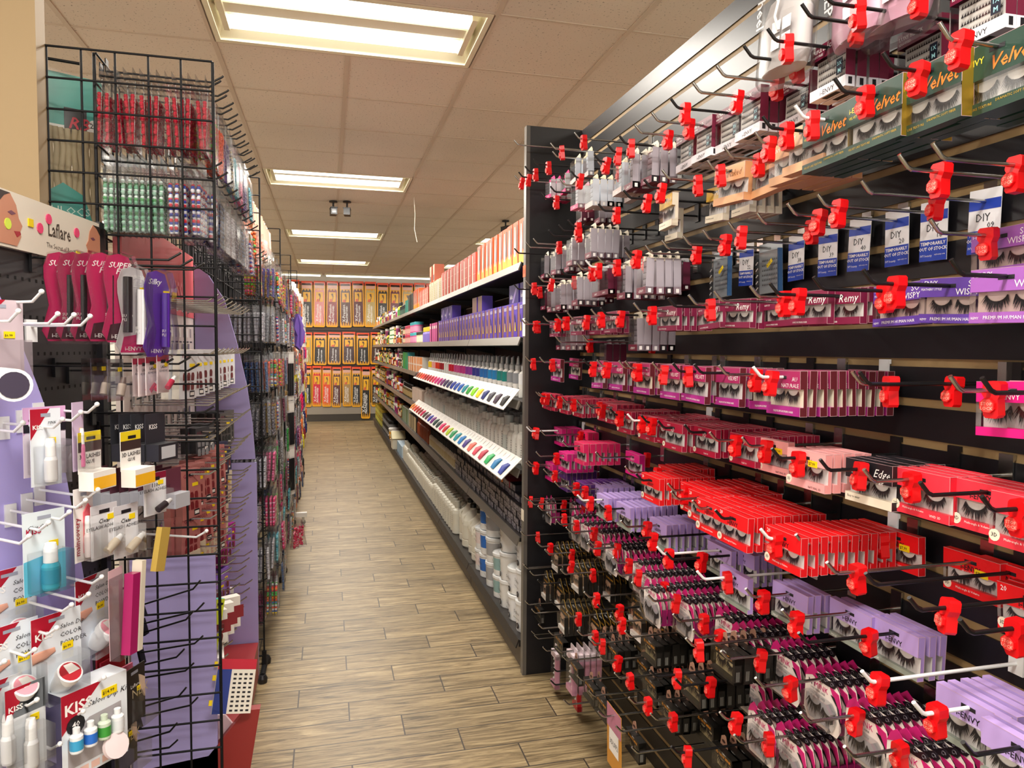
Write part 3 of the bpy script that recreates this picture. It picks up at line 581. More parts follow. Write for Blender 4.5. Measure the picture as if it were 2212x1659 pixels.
# hooks: bend_x bend_y colour lock_x product count front_x   ('-' = none)
HOOKS = '''
1121 305 c - - 0 0
1201 311 c 1214 swhite 1 1262
1253 302 c 1261 - 0 0
1205 339 c - swhite 2 1238
1163 345 k 1185 - 0 0
1145 358 k 1157 spink 1 1215
1131 371 k 1143 spink 2 1184
1120 382 c 1126 spink 2 1205
1860 -50 k 1990 - 0 0
1800 -20 k 1855 - 0 0
1850 -190 k - maskp 1 1930
1760 -150 k - maskp 1 1835
1640 -95 k - maskw 1 1690
1755 31 k 1857 luxe 3 1985
1960 -60 k - luxe 3 2110
1680 80 k 1701 xtra 4 1788
1628 118 k 1724 xtra 3 1850
1568 161 c 1680 ultra 3 1716
1516 192 c 1595 xtra 4 1615
1467 227 k 1481 ultra 3 1570
1425 250 c 1490 luxe 4 1515
1388 278 c 1444 xtra 4 1478
1354 295 k 1364 sgrey 3 1398
1328 319 k 1331 sgrey 3 1358
1298 340 k 1311 swhite 3 1333
1305 364 c 1339 swhite 1 1360
1247 375 k 1254 swhite 4 1272
1223 387 c - spink 3 1240
1201 411 k 1276 sgrey 3 1290
1180 423 k 1202 smar 2 1250
2057 68 c 2078 green 4 2155
1933 146 k 1986 green 3 2004
1827 195 k 1870 green 4 1884
1740 248 w 1756 green 4 1780
1669 273 k 1700 peach 4 1735
1651 311 c 1662 peach 5 1700
1584 344 c 1640 peach 1 1648
1546 364 c 1543 peach 1 1575
1448 370 c 1508 gold 4 1602
1408 396 k 1430 gold 1 1545
1363 427 k 1399 gold 1 1437
1307 451 k 1332 gold 1 1450
1240 482 k 1249 sgrey 4 1270
1219 491 k 1251 sgrey 3 1310
1197 501 k - sgrey 3 1230
1163 520 c 1208 sgrey 3 1225
1147 526 c - sgrey 2 1195
1120 541 k - sgrey 2 1172
1365 543 k 1376 sgrey 4 1345
1970 318 c 2036 - 0 0
2043 318 c 2201 - 0 0
1884 416 c 2026 tag09 1 2135
1788 446 c 1814 tag18 1 2020
1722 463 c 1771 tag20 1 1937
1655 483 c 1755 tag40 1 1857
1592 502 c 1589 tag39 1 1788
1536 516 c 1568 tag38 1 1720
1493 529 c - broad 1 1655
1446 535 c 1506 tag22 1 1612
1410 548 c - broad 1 1552
1366 561 c 1397 smar 4 1405
1305 567 c 1333 sgrey 5 1345
1279 577 w 1293 smar 12 1300
1260 576 c 1279 smar 3 1290
1223 583 k - sgrey 4 1240
1196 590 c 1241 smar 5 1252
1175 604 c 1192 sgrey 3 1205
1146 613 c 1154 sgrey 3 1185
1121 617 k 1166 smar 4 1175
2033 519 c 2135 wispm 3 2160
2080 640 k - wispm 2 2170
1890 603 k 1938 wispy 2 2050
1781 615 k 1913 wispy 1 1935
1685 631 k 1726 remy 3 1810
1642 626 c 1695 remy 3 1745
1563 635 c - remy 2 1680
1506 655 c 1535 remy 2 1590
1461 650 k 1566 remy 1 1530
1385 667 c 1409 remy 5 1440
1312 671 k 1342 sgrey 5 1365
1291 673 c 1297 remy 2 1318
1239 679 c 1268 remy 5 1285
1214 681 c 1223 remy 4 1245
1185 683 c 1205 sgrey 3 1226
1144 698 c 1157 remy 3 1195
1137 690 c 1162 sgrey 3 1205
1212 752 c 1274 smar 3 1302
1272 746 c 1411 - 0 0
1177 770 c 1193 vel2 1 1183
1146 773 c 1149 nat 1 1240
1274 791 k 1277 vel2 2 1285
1304 779 c 1259 vel2 4 1330
1352 775 c 1376 nat 4 1360
1366 783 c 1378 nat 3 1430
1426 785 c 1403 vel2 3 1440
1471 789 k 1487 vel2 2 1500
1518 792 k - vel2 4 1570
1573 795 c 1634 nat 1 1640
1648 800 w 1668 nat 14 1690
1865 817 c 1925 - 0 0
1880 822 k 2062 - 0 0
2080 823 c 2150 mag 1 2180
2150 835 k - mag 1 2260
1131 842 c 1148 crim 1 1160
1173 850 c 1183 crim 2 1192
1200 858 c 1210 crim 6 1208
1225 862 c 1239 crim 8 1243
1258 869 c 1295 crim 8 1285
1279 880 c 1302 crim 8 1320
1331 896 k 1335 crim 9 1345
1370 907 w 1387 crim 9 1372
1400 912 k 1403 crim 9 1420
1437 922 k 1493 crim 8 1450
1495 935 k - crim 8 1520
1551 952 c 1590 crim 8 1590
1622 963 c 1656 pinkb 1 1628
1688 988 k 1725 pinkb 5 1705
1794 1012 k 1860 edge 5 1880
1890 1040 c 1970 vivid 4 1990
2013 1070 k 2162 vivid 3 2130
2148 1100 k 2205 vivid 2 2230
1125 918 c 1142 - 0 0
1142 930 w 1161 mag 5 1205
1179 940 c 1254 hot 6 1262
1227 965 c 1273 hot 6 1250
1300 989 c 1398 mag 1 1365
1140 1000 c 1159 mag 8 1185
1169 984 c 1202 mag 5 1215
1389 1037 k 1436 red 8 1400
1365 1020 c 1420 red 9 1440
1459 1061 c 1481 red 9 1480
1467 1075 c 1547 red 9 1512
1514 1096 c 1590 red 9 1530
1564 1117 k 1616 red 9 1560
1664 1162 w 1667 red 12 1645
1740 1178 c 1905 reds 4 1935
1810 1235 c 1853 reds 2 2095
1894 1267 k - red 2 2195
1990 1318 k 2052 red 2 2225
2100 1405 k 2195 - 0 0
1125 988 c 1138 - 0 0
1210 1048 c 1245 vio 9 1250
1185 1020 c 1199 vio 6 1215
1260 1077 w 1276 lav 8 1300
1306 1100 k 1299 lav 8 1345
1235 1055 c 1264 lav 7 1290
1356 1135 c 1399 lav 8 1420
1380 1158 k 1412 lav 6 1540
1436 1202 w 1443 lav 6 1553
1455 1215 k 1517 lav 5 1600
1524 1254 w 1571 lav 1 1583
1630 1284 c 1650 lav 3 1705
1710 1337 c 1721 lav 2 1835
1747 1389 k 1878 lav 3 1930
1886 1477 w 1897 - 0 0
1999 1548 w 2024 lav 5 2090
2107 1656 k - lav 2 2200
1120 1065 c 1132 - 0 0
1139 1073 c 1171 ny 2 1182
1156 1086 c 1219 ny 6 1235
1173 1099 c 1260 ny 7 1265
1193 1116 c 1219 ny 8 1240
1213 1130 c 1245 ny 10 1262
1235 1149 c 1284 ny 10 1295
1285 1174 c 1292 ny 10 1318
1282 1184 c 1334 ny 12 1330
1338 1218 c 1359 ny 12 1378
1343 1240 c 1380 ny 12 1395
1380 1265 c 1436 ny 12 1405
1415 1298 c 1462 ny 12 1452
1471 1338 c 1521 ny 12 1565
1515 1376 c 1556 ny 12 1600
1576 1422 c 1646 ny 12 1690
1652 1481 c 1708 ny 12 1770
1751 1559 c 1850 ny 12 1850
1847 1638 c 1944 ny 10 1960
1476 1488 k 1536 ny 2 1620
1573 1556 c 1592 ny 8 1640
1605 1608 c 1661 ny 8 1700
1135 1156 c 1162 - 0 0
1171 1182 c 1189 faux 10 1200
1188 1198 c 1236 faux 5 1290
1123 1208 c - - 0 0
1203 1217 c 1235 faux 8 1225
1140 1226 c - - 0 0
1155 1245 c - faux 2 1175
1223 1236 c 1281 faux 3 1312
1172 1265 k 1284 faux 9 1205
1275 1285 c 1289 faux 5 1372
1142 1306 c - eye 1 1160
1201 1311 k - faux 8 1195
1304 1321 k 1339 faux 6 1375
1159 1328 c - - 0 0
1236 1338 c 1250 faux 8 1280
1332 1349 c 1344 faux 6 1420
1174 1354 c - - 0 0
1260 1368 c 1286 eye 4 1300
1152 1366 c - - 0 0
1365 1381 c - eye 8 1400
1196 1378 c - eye 1 1206
1164 1386 c - - 0 0
1289 1397 c 1302 eye 3 1320
1213 1407 c - kitp 5 1230
1183 1412 c - kitp 1 1195
1309 1430 c 1336 eye 8 1385
1227 1430 c - eye 1 1232
1204 1449 k - kitr 1 1240
1342 1468 c 1361 eye 8 1402
1260 1468 c - eye 2 1272
1420 1455 k 1464 eye 6 1490
1374 1512 c 1400 eye 7 1440
1286 1497 c - eye 1 1296
1201 1485 k - - 0 0
1230 1523 c - - 0 0
1306 1540 c - sign 1 1325
1421 1560 c 1454 eye 6 1520
1345 1585 c - eye 1 1365
1467 1623 k 1486 eye 5 1560
1380 1629 c - - 0 0
1500 1390 c 1473 eye 5 1560
'''
def ap(lst):
    out = []
    for l in lst.strip().split('\n'):
        a = l.split(); out.append((float(a[0]), float(a[1]), a[2], None if a[3] == '-' else float(a[3]), None if a[4] == '-' else a[4], int(a[5]), float(a[6])))
    return out
rows = {}
for h in ap(HOOKS):
    best = None
    for L in (.30, .28, .26, .24, .22, .20):
        Pn = on_x(h[0], h[1], SX-L); kk = (2.358-(Pn.z+.03))/.0762
        for kr in range(int(kk)-1, int(kk)+3):
            cost = abs(kk-kr)+(.28 if kr % 2 else 0)+abs(L-.28)*1.5
            if best is None or cost < best[0]: best = (cost, L, kr, Pn.y)
    _, L, kr, yy = best
    yy = min(yy, ENDY-.062 if not h[4] else ENDY-.10)
    rows.setdefault(max(kr, -1), []).append((yy, L, h))
used = {}
NPROD = 0
for ri, kr in enumerate(sorted(rows)):
    row = sorted(rows[kr], key=lambda a: -a[0])
    zr = gz(kr)-.03
    ys = []
    for hi, (yy, L, h) in enumerate(row):
        if ys and ys[-1]-yy < .016: yy = ys[-1]-.016
        ys.append(yy)
        bx, by, colr, lx, pr, n, fx = h
        where = '%s hook from end panel, %s row down' % (ORD(hi+1), ORD(ri+1))
        hk = place(get_hook(L, colr), (SX, yy, zr), (0, 0, -math.pi/2), '%s slatwall hook, %s' % ({'k': 'black', 'c': 'chrome', 'w': 'white'}[colr], where.replace(' hook from', ' from')), 'hook', 'hooks on the slatwall')
        xfront = SX-L+.02
        if lx is not None:
            X = on_y(lx, by, yy).x; X = min(max(X, SX-L+.012), SX-.05)
            place(LOCKP, (X, yy, zr+.001), (random.uniform(-.12, .12), 0, -math.pi/2+random.choice((0, 0, 0, -.25, .2))), 'red stop lock, %s' % where, 'stop lock', 'red stop locks on the slatwall hooks')
            xlock = X
        else: xlock = None
        if pr:
            ty = T[pr]; w_, h_, d_ = ty['d']; pitch = ty['pitch']
            X = on_y(fx, by, yy).x; X = min(max(X, xfront), SX-d_-.012)
            if xlock is not None and abs(X-xlock) < .02 : X = xlock+.014
            if X+d_+.01 > SX: X = SX-d_-.012
            avail = SX-.008-X; n = max(1, min(n, int((avail-d_)/pitch)+1))
            for q in range(n):
                jit = random.uniform(-1, 1)
                loc = (X+q*pitch+random.uniform(0, .002), yy, zr-.0005+random.uniform(-.0015, .0))
                rz = -math.pi/2 + (jit*.05 if n < 4 else jit*.02); ry = jit*(.05 if n < 3 else .012)
                nm = ty['desc'] + (', %s back, %s' % (ORD(q+1), where) if n > 1 else ', alone, %s' % where)
                # local z-rotation pivot is the rod
                o = place(ty['p'], loc, (random.uniform(-.03, .03), ry, rz), nm, ty['cat'], ty['group'], parts=(q == 0))
                NPROD += 1
# ================================================================== GONDOLA SHELVING (right of the aisle)
GX, GBX, GY0, SEC, NSEC = .84, 1.27, 3.11, 1.2, 9
GYE = GY0+SEC*NSEC
SHELFM = mat('shelf_dark', '#2a2624', .4); LIPM = mat('price_channel', '#77726a', .3, .4); BACKM = mat('gondola_back', '#6d5c54', .6)
KICK = mat('gondola_kick', '#5f564c', .5)
gd = empty('gondola_shelving', (GX, GY0, 0)); tag(gd, 'long dark gondola shelving with grey price channels along the aisle', 'shelving')
b = MB(); b.box(GBX-GX, GBX-GX+.03, 0, SEC*NSEC, 0, 2.02, BACKM)
for i in range(NSEC+1): b.box(GBX-GX-.012, GBX-GX, SEC*i-.012, SEC*i+.012, 0, 2.02, BLACK)
obj('back_panel', b, gd)
SHZ = [.13, .605, .915, 1.225, 1.515, 1.85]
for zi, z in enumerate(SHZ):
    for i in range(NSEC):
        m = MB(); y0, y1 = SEC*i+.004, SEC*(i+1)-.004
        if zi == 0:
            m.box(.0, GBX-GX-.013, y0, y1, z-.03, z, SHELFM); m.box(.012, .03, y0, y1, 0, z-.03, KICK)
        else:
            m.box(.0, GBX-GX-.013, y0, y1, z-.018, z, SHELFM)
            for yy in (y0+.02, y1-.03): m.prism([(.05, z-.018), (.41, z-.018), (.41, z-.09)], yy, yy+.004, SHELFM)
        l = MB(); l.v = []; l.geo([(-.002, y0, z+.004), (-.002, y1, z+.004), (-.016, y0, z-.034), (-.016, y1, z-.034), (-.010, y0, z-.036), (-.010, y1, z-.036), (.004, y0, z+.002), (.004, y1, z+.002)], [(0, 1, 3, 2), (2, 3, 5, 4), (4, 5, 7, 6), (6, 7, 1, 0), (0, 2, 4, 6), (1, 7, 5, 3)], LIPM if zi else SHELFM)
        so = obj('shelf' if zi else 'base_deck', m, gd); obj('price_channel' if zi else 'deck_edge', l, so)
gp = MB(); gp.box(0, .012, 0, 1, 0, 1, BLACK)
SHN = {0: 'bottom deck', 1: 'second shelf', 2: 'third shelf', 3: 'fourth shelf', 4: 'fifth shelf', 5: 'top shelf'}

# ---- product builders standing at z=0, front at y=0 facing -y, centred on x
def carton_p(name, w, h, d, front, side=None, deco=None, texts=()):
    b = MB(); b.box(-w/2, w/2, 0, d, 0, h, side or front, ['-x', '+x', '+y', '-z', '+z']); b.box(-w/2, w/2, 0, d, 0, h, front, ['-y'])
    if deco: deco(b, w, h, d)
    for tx in texts: b.text(*tx[:5], **(tx[5] if len(tx) > 5 else {}))
    return proto(name, b), (w, h, d)
def bottle_p(name, r, h, body, cap, caph=.03, capr=None, label=None, neck=.35, nozzle=False, pump=False, lz=(.15, .68), lines=0):
    b = MB(); bh = h-caph; capr = capr or r*.5
    b.lathe([(r*.9, 0), (r, .006), (r, bh*.78), (r*.85, bh*.9), (capr*.85, bh*.97), (capr*.85, bh)], body, 14, (0, r))
    if label: b.lathe([(r+.0006, bh*lz[0]), (r+.0006, bh*lz[1])], label, 14, (0, r), capb=False, capt=False)
    for q in range(lines): b.box(-r*.35, r*(.3 if q % 2 else .1), -.0012, -.0004, bh*(.28+.08*q), bh*(.28+.08*q)+.003, paint('#4c4c50'), ['-y'])
    k = MB()
    if nozzle: k.lathe([(capr, bh), (capr, bh+caph*.35), (capr*.55, bh+caph*.45), (capr*.35, h)], cap, 10, (0, r))
    else: k.lathe([(capr, bh), (capr, h-.002), (capr*.9, h)], cap, 12, (0, r))
    if pump: k.tube([(0, r, h), (0, r, h+.02), (0, r-.03, h+.018)], .004, cap, 6)
    return proto(name, b, [proto('bottle_cap', k)]), (2*r, h, 2*r)
def jar_p(name, r, h, body, cap, label=None):
    b = MB(); b.lathe([(r*.94, 0), (r*.97, .004), (r*.97, h*.72)], body, 16, (0, r))
    if label: b.lathe([(r*.975, h*.12), (r*.975, h*.6)], label, 16, (0, r), capb=False, capt=False)
    k = MB(); k.lathe([(r, h*.72), (r, h-.003), (r*.93, h)], cap, 16, (0, r)); return proto(name, b, [proto('jar_lid', k)]), (2*r, h, 2*r)
def tub_p(name, r, h, label, lid, txt, num):
    b = MB(); W = paint('#e6e6e4'); b.lathe([(r*.88, 0), (r*.9, .003), (r*.97, h*.86), (r*.97, h*.88)], W, 22, (0, r))
    b.lathe([(r*.905, h*.1), (r*.968, h*.78)], label, 22, (0, r), capb=False, capt=False)
    for i, q in enumerate(txt): b.text(q, 0, h*.55-.024*i, .022 if i == 0 else .010, INK, -.001+r*.02, align='C')
    if num:
        b.prism([(.012+.014*math.cos(R(30*i)), h*.2+.014*math.sin(R(30*i))) for i in range(12)], -.0003+.001, .003, INK); b.text(num, .012, h*.2-.006, .018, WL, -.0006, 1, align='C')
    k = MB(); k.lathe([(r, h*.86), (r*1.02, h*.87), (r*1.02, h*.97), (r*.97, h), (r*.9, h-.004)], lid, 22, (0, r)); return proto(name, b, [proto('tub_lid', k)]), (2*r, h, 2*r)
def jug_p():
    b = MB(); body = mat('milky_plastic', '#e3dfd0', .35, coat=.2); r = .075; h = .27
    b.lathe([(r*.92, 0), (r, .01), (r, .05), (r*.97, .055), (r, .06), (r, .15), (r*.93, .18), (r*.6, .225), (r*.28, .25), (r*.26, .265)], body, 18, (0, r))
    b.tube([(0, .035, .22), (0, .008, .205), (0, .004, .17), (0, .02, .14)], .011, body, 8)
    k = MB(); k.lathe([(.021, .262), (.021, .285), (.019, .287)], mat('cap_black', '#121214', .4), 14, (0, r)); return proto('gallon_jug', b, [proto('jug_cap', k)]), (.15, .287, .15)
HZ = -math.pi/2
cnt = {}
POOL = []
def build_pool():
    J = [('#c8322c', '#241c1c', '#e8d8b0', 'red-bodied jar'), ('#e2c21c', '#2a2422', '#b34a1c', 'yellow-bodied jar'), ('#3f7f3a', '#e8e3d6', '#d9e0c8', 'green-bodied jar'), ('#e8e2d2', '#3a3a3a', '#7a6a4a', 'ivory-bodied jar'), ('#2c2626', '#c9a23c', '#c9b080', 'dark-bodied jar'), ('#c2528c', '#efe6e0', '#8a2f62', 'pink-bodied jar')]
    for i, (c, cp, lb, nm) in enumerate(J): POOL.append((jar_p('hair_gel_jar', .038, .10+.01*(i % 3), paint(c), paint(cp), paint(lb)), nm, 'jar'))
    Bq = [('#d8a21c', '#1c1814', '#7a2a1c', 'amber bottle'), ('#b3161c', '#201c1c', '#e8d8c8', 'red bottle'), ('#5c4a2a', '#c9a23c', '#d8c8a0', 'brown bottle'), ('#e6d21c', '#202020', '#4a8a3a', 'yellow bottle'), ('#2c2a2e', '#e8e4dc', '#b84a2c', 'black bottle'), ('#e8e4da', '#7a4a8c', '#d0762c', 'white bottle'), ('#4f8a3c', '#e0d8c8', '#e8e0b0', 'green bottle'), ('#8a3a6a', '#c9a23c', '#e0c8d0', 'plum bottle')]
    for i, (c, cp, lb, nm) in enumerate(Bq): POOL.append((bottle_p('hair_oil_bottle', .028+.004*(i % 2), .15+.012*(i % 4), paint(c), paint(cp), .035+.01*(i % 2), .016, paint(lb), lines=3), nm, 'bottle'))
SCN = {}
def shelf_row(pd, desc, cat, group, zi, y0, y1, n, x=GX+.02, depth=1, dgap=None, stack=1, jit=.004, z=None, face=True):
    """n across the run from y0 to y1, depth deep, stack high"""
    pr, (w, h, d) = pd; z = SHZ[zi]+.0005 if z is None else z; dg = dgap or d+.003
    if y0 >= 8.4 and 1 <= zi <= 5 and face:
        if not POOL: build_pool()
        y = y0+.03
        while y < y1-.03:
            same = random.random() < .45
            k = SCN.get(('kind', zi)) if same and SCN.get(('kind', zi)) else random.choice(POOL); SCN[('kind', zi)] = k
            SCN[zi] = SCN.get(zi, 0)+1; hh = k[0][1][1]; st = 2 if k[2] == 'jar' and zi != 5 and random.random() < .7 else 1
            for s in range(st):
                place(k[0][0], (x+random.uniform(0, .01), y, z+s*hh), (0, 0, HZ), '%s, %s far stretch, %s along%s' % (k[1], SHN[zi], ORD(SCN[zi]), ', upper one' if s else ''), k[2], 'assorted jars and bottles on the far %s' % SHN[zi], parts=True)
            y += k[0][1][0]+.014
        return
    for i in range(n):
        y = y0+(y1-y0)*(i+.5)/n
        for q in range(depth):
            for s in range(stack):
                k = (desc, zi); cnt[k] = cnt.get(k, 0)+1
                hidden = q > 0
                place(pr, (x+q*dg+random.uniform(0, jit), y+random.uniform(-jit, jit)*.5, z+s*h), (0, 0, HZ+random.uniform(-.04, .04)), 
                      '%s, %s, %s along%s%s' % (desc, SHN[zi], ORD(i+1), ', %s back' % ORD(q+1) if depth > 1 else '', ', %s up' % ORD(s+1) if stack > 1 else ''), cat, group, parts=not hidden)
W_ = WL
org = paint('#cf4a12'); orgy = paint('#e8a523'); salm = paint('#bd4a36'); silv = mat('silver_card', '#d7d4cc', .3, .3)
def d_orange(b, w, h, d):
    b.face([(-w*.24, -.0004, 0), (w*.0, -.0004, 0), (w*.1, -.0004, h*.5), (-w*.05, -.0004, h*.9), (-w*.16, -.0004, h*.9), (-w*.26, -.0004, h*.5)], paint('#d9cfc0'))
    b.face([(-w*.5, -.0006, 0), (w*.5, -.0006, 0), (w*.3, -.0006, h*.3), (-w*.1, -.0006, h*.22), (-w*.5, -.0006, h*.34)], orgy)
    b.face([(w*.12, -.0005, h*.35), (w*.4, -.0005, h*.3), (w*.45, -.0005, h*.9), (w*.2, -.0005, h*.95)], paint('#4a2c1c'))
OB = carton_p('hair_relaxer_box', .095, .21, .06, org, paint('#c9521a'), d_orange)
shelf_row(OB, 'tall orange and gold relaxer box', 'box', 'orange boxes on the top shelf', 5, 3.15, 4.2, 10, depth=1)
def d_salm(b, w, h, d):
    for i in range(2): b.box(-w/2, w/2, -.0004, 0, h*(i+1)/3, h*(i+1)/3+.002, paint('#f0b4a4'), ['-y'])
    b.face([(-w*.5, -.0004, h*.06), (-w*.1, -.0004, h*.06), (-w*.26, -.0004, h*.9), (-w*.5, -.0004, h*.95)], paint('#d9cfc0'))
SB = carton_p('hair_product_box', .10, .195, .07, salm, paint('#b8452f'), d_salm)
shelf_row(SB, 'salmon red box with a white wave', 'box', 'salmon boxes on the top shelf', 5, 4.25, 5.6, 10)
def d_beige(b, w, h, d):
    for i in range(9): b.box(-w*.35, w*.42, -.0004, 0, h*(.12+.085*i), h*(.12+.085*i)+.004, paint('#8d8468'), ['-y'])
BB = carton_p('hair_product_box', .10, .17, .07, paint('#c3b692'), WHITE, d_beige)
shelf_row(BB, 'beige box with printed lines', 'box', 'beige boxes on the top shelf', 5, 5.62, 6.3, 5)
shelf_row(carton_p('hair_product_box', .11, .14, .08, paint('#e08466'), paint('#d06a4c'), lambda b, w, h, d: b.box(-w*.4, w*.4, -.0005, 0, h*.08, h*.4, paint('#3a2018'), ['-y'])), 'salmon box stacked high over the beige ones', 'box', 'salmon boxes stacked on beige ones', 5, 5.9, 6.3, 2, z=SHZ[5]+.172)
shelf_row(carton_p('hair_product_box', .09, .16, .07, salm, paint('#b8452f'), d_salm), 'salmon red box behind the beige ones', 'box', 'salmon boxes past the beige ones', 5, 6.35, 7.0, 6)
shelf_row(carton_p('hair_product_box', .09, .2, .07, org, paint('#c9521a'), d_orange), 'orange box near the aisle middle', 'box', 'orange boxes past the salmon ones', 5, 7.0, 7.5, 4)
shelf_row(carton_p('hair_product_box', .09, .19, .07, paint('#3c3c38'), paint('#22221f'), d_beige), 'dark grey printed box', 'box', 'dark boxes on the top shelf', 5, 7.5, 8.0, 4)
shelf_row(carton_p('hair_product_box', .09, .15, .07, paint('#3aa48f'), paint('#2e8b78')), 'teal green box', 'box', 'teal boxes on the top shelf', 5, 8.0, 8.3, 3)
JD = jar_p('hair_cream_jar', .045, .12, paint('#24302c'), BLACK, paint('#4d6a5c'))
shelf_row(JD, 'dark jar with green-grey label', 'jar', 'dark jars on the top shelf', 5, 8.35, 9.0, 5)
palette = ['#4f9a3c', '#e8e2d2', '#d9b13a', '#c8322c', '#2f2a2a', '#7a4a8c', '#e0762c', '#e3cf9a', '#3d7f92']
for i, c in enumerate(['#4f9a3c', '#e8e2d2', '#d9b13a', '#e8e2d2', '#c8322c', '#7fae8e']):
    shelf_row(jar_p('hair_cream_jar', .045, .10+.03*(i % 3), paint(c), paint(['#e8e2d2', '#2c2a2a', '#4f9a3c'][i % 3]), paint(palette[(i+4) % 9])), 'small jar with %s body' % ['leaf green', 'off-white', 'mustard', 'ivory', 'brick red', 'sage'][i], 'jar', 'assorted jars at the far top shelf', 5, 9.05+.75*i, 9.75+.75*i, 5)

# shelf 5: purple boxes
pur = paint('#5a3fae'); pdk = paint('#38287a')
def d_pur(b, w, h, d):
    b.face([(-w*.48, -.0004, h*.02), (-w*.12, -.0004, h*.02), (-w*.05, -.0004, h*.5), (-w*.14, -.0004, h*.97), (-w*.48, -.0004, h*.97)], paint('#8a5c52'))
    b.face([(0, -.0005, h*.62), (w*.12, -.0005, h*.7), (w*.42, -.0005, h*.25), (w*.3, -.0005, h*.18)], paint('#241a4c'))
    b.face([(w*.05, -.0006, h*.2), (w*.28, -.0006, h*.2), (w*.2, -.0006, h*.45), (w*.12, -.0006, h*.45)], paint('#e4c21c'))
    b.text('KIDS', 0, h*.82, .022, WL, -.0007, 1)
PB = carton_p('relaxer_kit_box', .098, .165, .065, pur, pdk, d_pur)
shelf_row(PB, 'purple relaxer kit box with yellow pear shape', 'box', 'purple kit boxes on the fifth shelf', 4, 3.16, 5.75, 25)
PH = carton_p('relaxer_kit_box', .165, .098, .065, pdk, pur, lambda b, w, h, d: (b.face([(-w*.2, -.0005, h*.1), (w*.0, -.0005, h*.1), (w*.4, -.0005, h*.85), (w*.25, -.0005, h*.9)], paint('#9b86c8')), b.text('kids', -w*.4, h*.3, .03, WL, -.0007, 1)))
shelf_row(PH, 'purple kit box lying on top of the others, lower tier', 'box', 'purple boxes lying on the others', 4, 3.16, 3.55, 2, x=GX+.05, z=SHZ[4]+.167)
shelf_row(carton_p('relaxer_kit_box', .12, .13, .065, pur, pdk, d_pur), 'purple kit box at the top of the pile by the end panel', 'box', 'top boxes of the purple pile', 4, 3.16, 3.4, 2, x=GX+.03, z=SHZ[4]+.268, stack=0) if False else None
shelf_row(carton_p('relaxer_kit_box', .12, .095, .065, paint('#8a6a60'), pur), 'purple kit box with photo side, lying', 'box', 'photo-sided purple boxes', 4, 4.15, 4.45, 2, x=GX+.04, z=SHZ[4]+.167)
shelf_row(PH, 'purple kit box lying farther down the pile', 'box', 'purple boxes lying farther down', 4, 5.2, 5.75, 3, x=GX+.04, z=SHZ[4]+.167, stack=1)
shelf_row(carton_p('hair_colour_box', .08, .16, .06, paint('#c2528c'), paint('#8a2f62'), lambda b, w, h, d: b.box(-w*.3, w*.35, -.0005, 0, h*.7, h*.85, paint('#e8d8d0'), ['-y'])), 'magenta pink box beside the purple ones', 'box', 'magenta pink boxes', 4, 5.8, 6.25, 4)
shelf_row(bottle_p('lotion_bottle', .025, .14, paint('#7d6cb8'), paint('#d8b83a'), .04, .02), 'violet bottle with gold cap', 'bottle', 'violet bottles on the fifth shelf', 4, 6.3, 6.75, 7)
JA = jar_p('hair_gel_jar', .05, .11, paint('#cfc39c'), paint('#3b3a34'), paint('#e7e0c4'))
shelf_row(JA, 'cream gel jar with dark lid', 'jar', 'cream gel jars', 4, 6.8, 7.3, 4, stack=1)
shelf_row(jar_p('hair_gel_jar', .05, .11, paint('#dd5d9a'), paint('#4fb6bf'), paint('#e9a0c0')), 'pink gel jar with turquoise lid', 'jar', 'pink gel jars', 4, 7.35, 7.85, 4, stack=2)
shelf_row(jar_p('hair_gel_jar', .05, .10, paint('#d8807e'), paint('#d84a68'), paint('#f0b9ae')), 'coral gel jar', 'jar', 'coral gel jars', 4, 7.9, 8.4, 4, stack=2)
shelf_row(jar_p('hair_gel_jar', .05, .10, paint('#c4121c'), paint('#c4121c'), paint('#8a0c14')), 'bright red gel jar', 'jar', 'red gel jars', 4, 8.45, 8.9, 4, stack=2)
shelf_row(jar_p('hair_gel_jar', .05, .12, paint('#dca21e'), paint('#e8e3d6'), paint('#e9c74c')), 'white-lidded amber gel jar', 'jar', 'amber gel jars', 4, 8.95, 9.6, 5, stack=2)
shelf_row(jar_p('hair_gel_jar', .05, .12, paint('#d8d2c2'), paint('#3f7f3a'), paint('#e0762c')), 'off-white gel jar with green lid', 'jar', 'off-white gel jars', 4, 9.65, 10.3, 5, stack=2)
shelf_row(bottle_p('lotion_bottle', .035, .2, paint('#c77890'), paint('#efe6e0'), .04, .03, paint('#3a2026')), 'dusty rose bottle', 'bottle', 'dusty rose bottles', 4, 10.35, 11.1, 7)
shelf_row(bottle_p('lotion_bottle', .035, .2, paint('#b3161c'), paint('#201c1c'), .04, .03), 'red bottle with black cap', 'bottle', 'red bottles on the fifth shelf', 4, 11.15, 11.8, 7)
shelf_row(bottle_p('lotion_bottle', .035, .19, paint('#5e6a3c'), paint('#c9a23c'), .04, .03, paint('#cfc6a0')), 'olive bottle', 'bottle', 'olive bottles', 4, 11.85, 13.8, 14)

